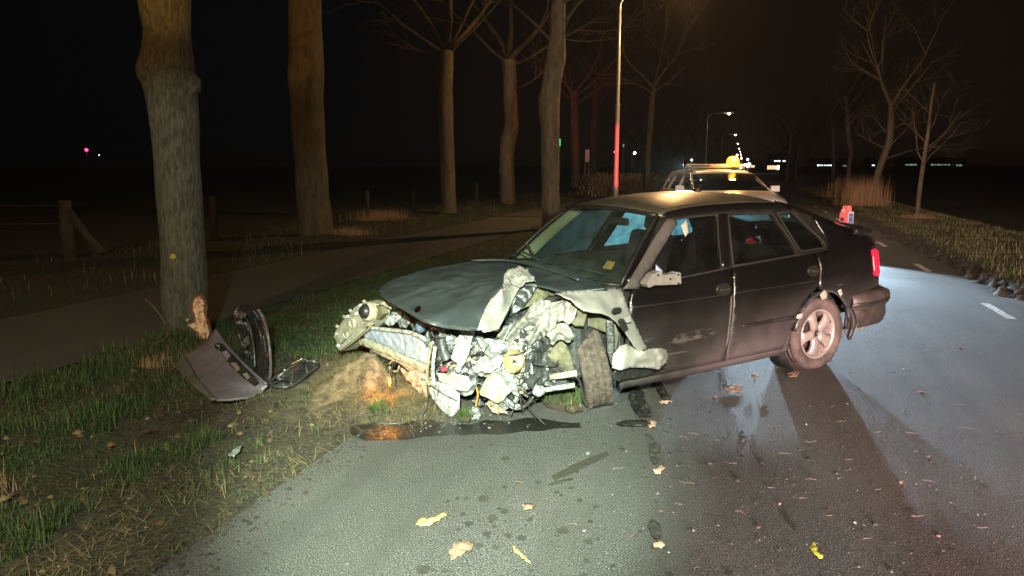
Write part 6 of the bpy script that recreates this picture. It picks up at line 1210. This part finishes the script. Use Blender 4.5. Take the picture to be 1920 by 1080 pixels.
for z_ in (.12, .105, .07, .055, .04): box('label_line', (.0515, 0, z_), (.001, .045, .005), mat('pale_print', (.45, .45, .7), .6), side_)
tag(J, 'pink drinks carton with blue side label standing on the wreck boot lid', 'carton')

# ================================================================== THE WHITE CAR BEHIND
K = emp('patrol_car', (4.50, 17.75, 0), (0, 0, -math.pi/2))
tag(K, 'white car facing the camera behind the wreck, orange beacon lit on its roof', 'car')
def Yk(x, z):
    b = .90 if z < .95 else .90-(z-.95)*.42
    if z < .5: b -= .04*(.5-z)
    if x > 2.6: b -= .16*((x-2.6)/1.1)**2.2
    if x < -.3: b -= .10*((-.3-x)/.6)**2.2
    return b
M['wpaint'] = mat('white_car_paint', (.66, .63, .60), .3, 0, None, coat=.4); M['dglass'] = mat('dark_car_glass', (.008, .008, .009), .06, 0, None)
WA = [(x0+.37*math.cos(rad(a)), .32+.37*math.sin(rad(a))) for x0 in (0,) for a in range(0, 181, 15)]; WB = [(2.70+.37*math.cos(rad(a)), .32+.37*math.sin(rad(a))) for a in range(0, 181, 15)]
ol = [(3.62, .35), (3.66, .62), (3.60, .92), (3.3, 1.05), (2.52, 1.185), (1.78, 1.52), (1.2, 1.585), (.3, 1.59), (-.35, 1.54), (-.66, 1.35), (-.88, 1.08), (-.92, .8), (-.92, .35), (-.40, .22)]+WA[::-1][1:-1]+[(.40, .20), (2.30, .20)]+WB[::-1][1:-1]+[(3.09, .22)]
w1 = [(2.18, 1.22), (1.70, 1.43), (1.14, 1.465), (1.08, 1.17)]; w2 = [(.93, 1.16), (.99, 1.47), (.28, 1.475), (.10, 1.16)]; w3 = [(-.06, 1.16), (.12, 1.47), (-.26, 1.43), (-.52, 1.17)]
for sd in (1, -1):
    spanel('body_side', ol, M['wpaint'], K, .09, (w1, w2, w3), 0, .03, sd, Yf=Yk)
    for w in (w1, w2, w3): spanel('side_window', w, M['dglass'], K, .15, (), -.012, .004, sd, Yf=Yk)
    h = box('wing_mirror', (2.12, sd*1.0, 1.21), (.12, .20, .14), M['black'], K, bev=.04); box('mirror_shell', (2.17, sd*1.0, 1.22), (.06, .19, .13), M['wpaint'], h, bev=.025)
    spanel('tail_light', [(-.86, 1.08), (-.62, 1.05), (-.66, .85), (-.93, .82)], mat('tail_lamp_lit', (.6, .01, .03), .3, emit=(1, .02, .08), estr=3), K, .05, (), .012, .03, sd, Yf=Yk)
    hl_ = slab('headlamp', [(3.60, sd*.50, .70), (3.50, sd*.84, .72), (3.45, sd*.84, .88), (3.56, sd*.52, .84)], .05, mat('headlamp_glow', (.9, .95, 1), .2, emit=(.72, .88, 1), estr=14), K, .01, (-1, 0, 0))
    for x0 in (0, 2.70):
        wh_ = emp('wheel'); wh_.parent = K; wh_.location = (x0, sd*.80, .325); wh_.rotation_euler.z = sd*math.pi/2
        lathe('tyre', [(.21, -.1), (.30, -.1), (.325, -.08), (.325, .08), (.30, .1), (.21, .1)], M['rubber'], wh_, 30); lathe('rim', [(.001, .05), (.05, .07), (.17, .06), (.205, .09), (.21, .1)], M['alloy'], wh_, 24)
def krow(x, z, c, n=9, bow=0): return [(x+bow*(1-(k*2/(n-1)-1)**2), Yk(x, z)*(k*2/(n-1)-1), z+c*(1-(k*2/(n-1)-1)**2)) for k in range(n)]
grid('roof_panel', [krow(1.78, 1.52, .03, 9, .1), krow(1.5, 1.55, .035, 9, .04), krow(1.0, 1.587, .04), krow(.3, 1.59, .04), krow(-.3, 1.545, .04), krow(-.5, 1.45, .03)], M['wpaint'], K)
grid('windscreen', [krow(2.53-.06, 1.19, .01, 9, .16), krow(2.15-.02, 1.355, .02, 9, .13), krow(1.80, 1.512, .028, 9, .1)], M['dglass'], K)
grid('bonnet', [krow(3.60, .92, .02, 9, .1), krow(3.3, 1.05, .03, 9, .12), krow(2.9, 1.125, .035, 9, .14), krow(2.54, 1.18, .02, 9, .17)], M['wpaint'], K)
grid('front_fascia', [krow(3.62, .35, 0, 9, .12), krow(3.66, .62, 0, 9, .12), krow(3.60, .92, .02, 9, .10)], M['wpaint'], K, up=True)
grid('tailgate', [krow(-.5, 1.45, .03), krow(-.66, 1.35, .02, 9, -.05), krow(-.88, 1.08, 0, 9, -.08), krow(-.92, .35, 0, 9, -.08)], M['wpaint'], K)
box('grille', (3.74, 0, .60), (.03, .8, .16), M['black'], K, bev=.02); box('underbody', (1.4, 0, .32), (4.4, 1.5, .16), M['black'], K, bev=.03)
for y_ in (.25, -.35): tube('wiper', [(2.50, y_, 1.215), (2.44, y_+.3, 1.25), (2.40, y_+.55, 1.26)], .01, M['black'], K, 5)
tube('pillar_edge', [(2.50, -.80, 1.20), (2.1, -.755, 1.37), (1.76, -.69, 1.52)], .012, M['chrome'], K, 6)
o = spot('added_window_spot', (3.75, 16.3, 1.74), 0, 0, rad(6.5), .6, 5500, (.50, .85, 1.0), .05); o.rotation_euler = (Vector((1.6, 7.6, 1.12))-o.location).to_track_quat('-Z', 'Y').to_euler()  # added cyan spot that makes the wreck's far windows glow
# roof bar with the lit beacon
bar = box('light_bar', (1.05, 0, 1.685), (.28, 1.30, .085), mat('bar_plastic', (.26, .22, .20), .4), K, bev=.03); box('bar_foot', (1.05, 0, 1.635), (.16, 1.1, .03), M['black'], bar)
box('bar_recess', (1.195, -.33, 1.69), (.01, .42, .03), M['black'], bar); 
bc = lathe('beacon', [(.001, .17), (.09, .15), (.13, .10), (.14, 0), (.14, -.05)], mat('beacon_glow', (1, .5, .05), .2, emit=(1, .30, .01), estr=4.4), K, 22, Matrix.Translation((1.10, .40, 1.73)) @ Matrix.Rotation(-math.pi/2, 4, 'Y'))
lathe('beacon_base', [(.001, .0), (.09, .0), (.09, -.03)], M['black'], K, 20, Matrix.Translation((1.10, .40, 1.675)) @ Matrix.Rotation(-math.pi/2, 4, 'Y'))
point('beacon_light', (4.90, 16.42, 1.95), 90, (1, .50, .14), .08)
spot('beacon_beam', (4.90, 16.6, 1.82), rad(42), rad(6), rad(42), .6, 16000, (1, .42, .09), .06)
for x_ in (3.83, 5.17): 
    o = spot('car_headlight', (x_, 14.0, .78), rad(180), rad(-4.5), rad(40.5), .35, 4500, (.58, .81, 1.0), .04); aim(o, rad(180+(-3 if x_ < 4 else 3)), rad(-34))
o = spot('tail_lamp_glow', (3.55, 18.9, .95), 0, 0, rad(12), .6, 5500, (1, .035, .06), .05); o.rotation_euler = (Vector(W2(-3.9, 23.9, 2.0))-o.location).to_track_quat('-Z', 'Y').to_euler()

# ================================================================== NIGHT HAZE
def haze(x0, x1, y0, y1, z0, z1, dens):
    o = box('haze', ((x0+x1)/2, (y0+y1)/2, (z0+z1)/2), (x1-x0, y1-y0, z1-z0), None); m = bpy.data.materials.new('night_haze'); m.use_nodes = True; t = m.node_tree; t.nodes.clear()
    out = t.nodes.new('ShaderNodeOutputMaterial'); v = t.nodes.new('ShaderNodeVolumePrincipled'); v.inputs['Color'].default_value = (1, .86, .72, 1); v.inputs['Density'].default_value = dens; v.inputs['Anisotropy'].default_value = .55
    lk(t, v.outputs[0], out.inputs['Volume']); o.data.materials.append(m); return tag(o, kind='stuff')
haze(-2000, 2000, -320, 3800, -3, 30, .0003)
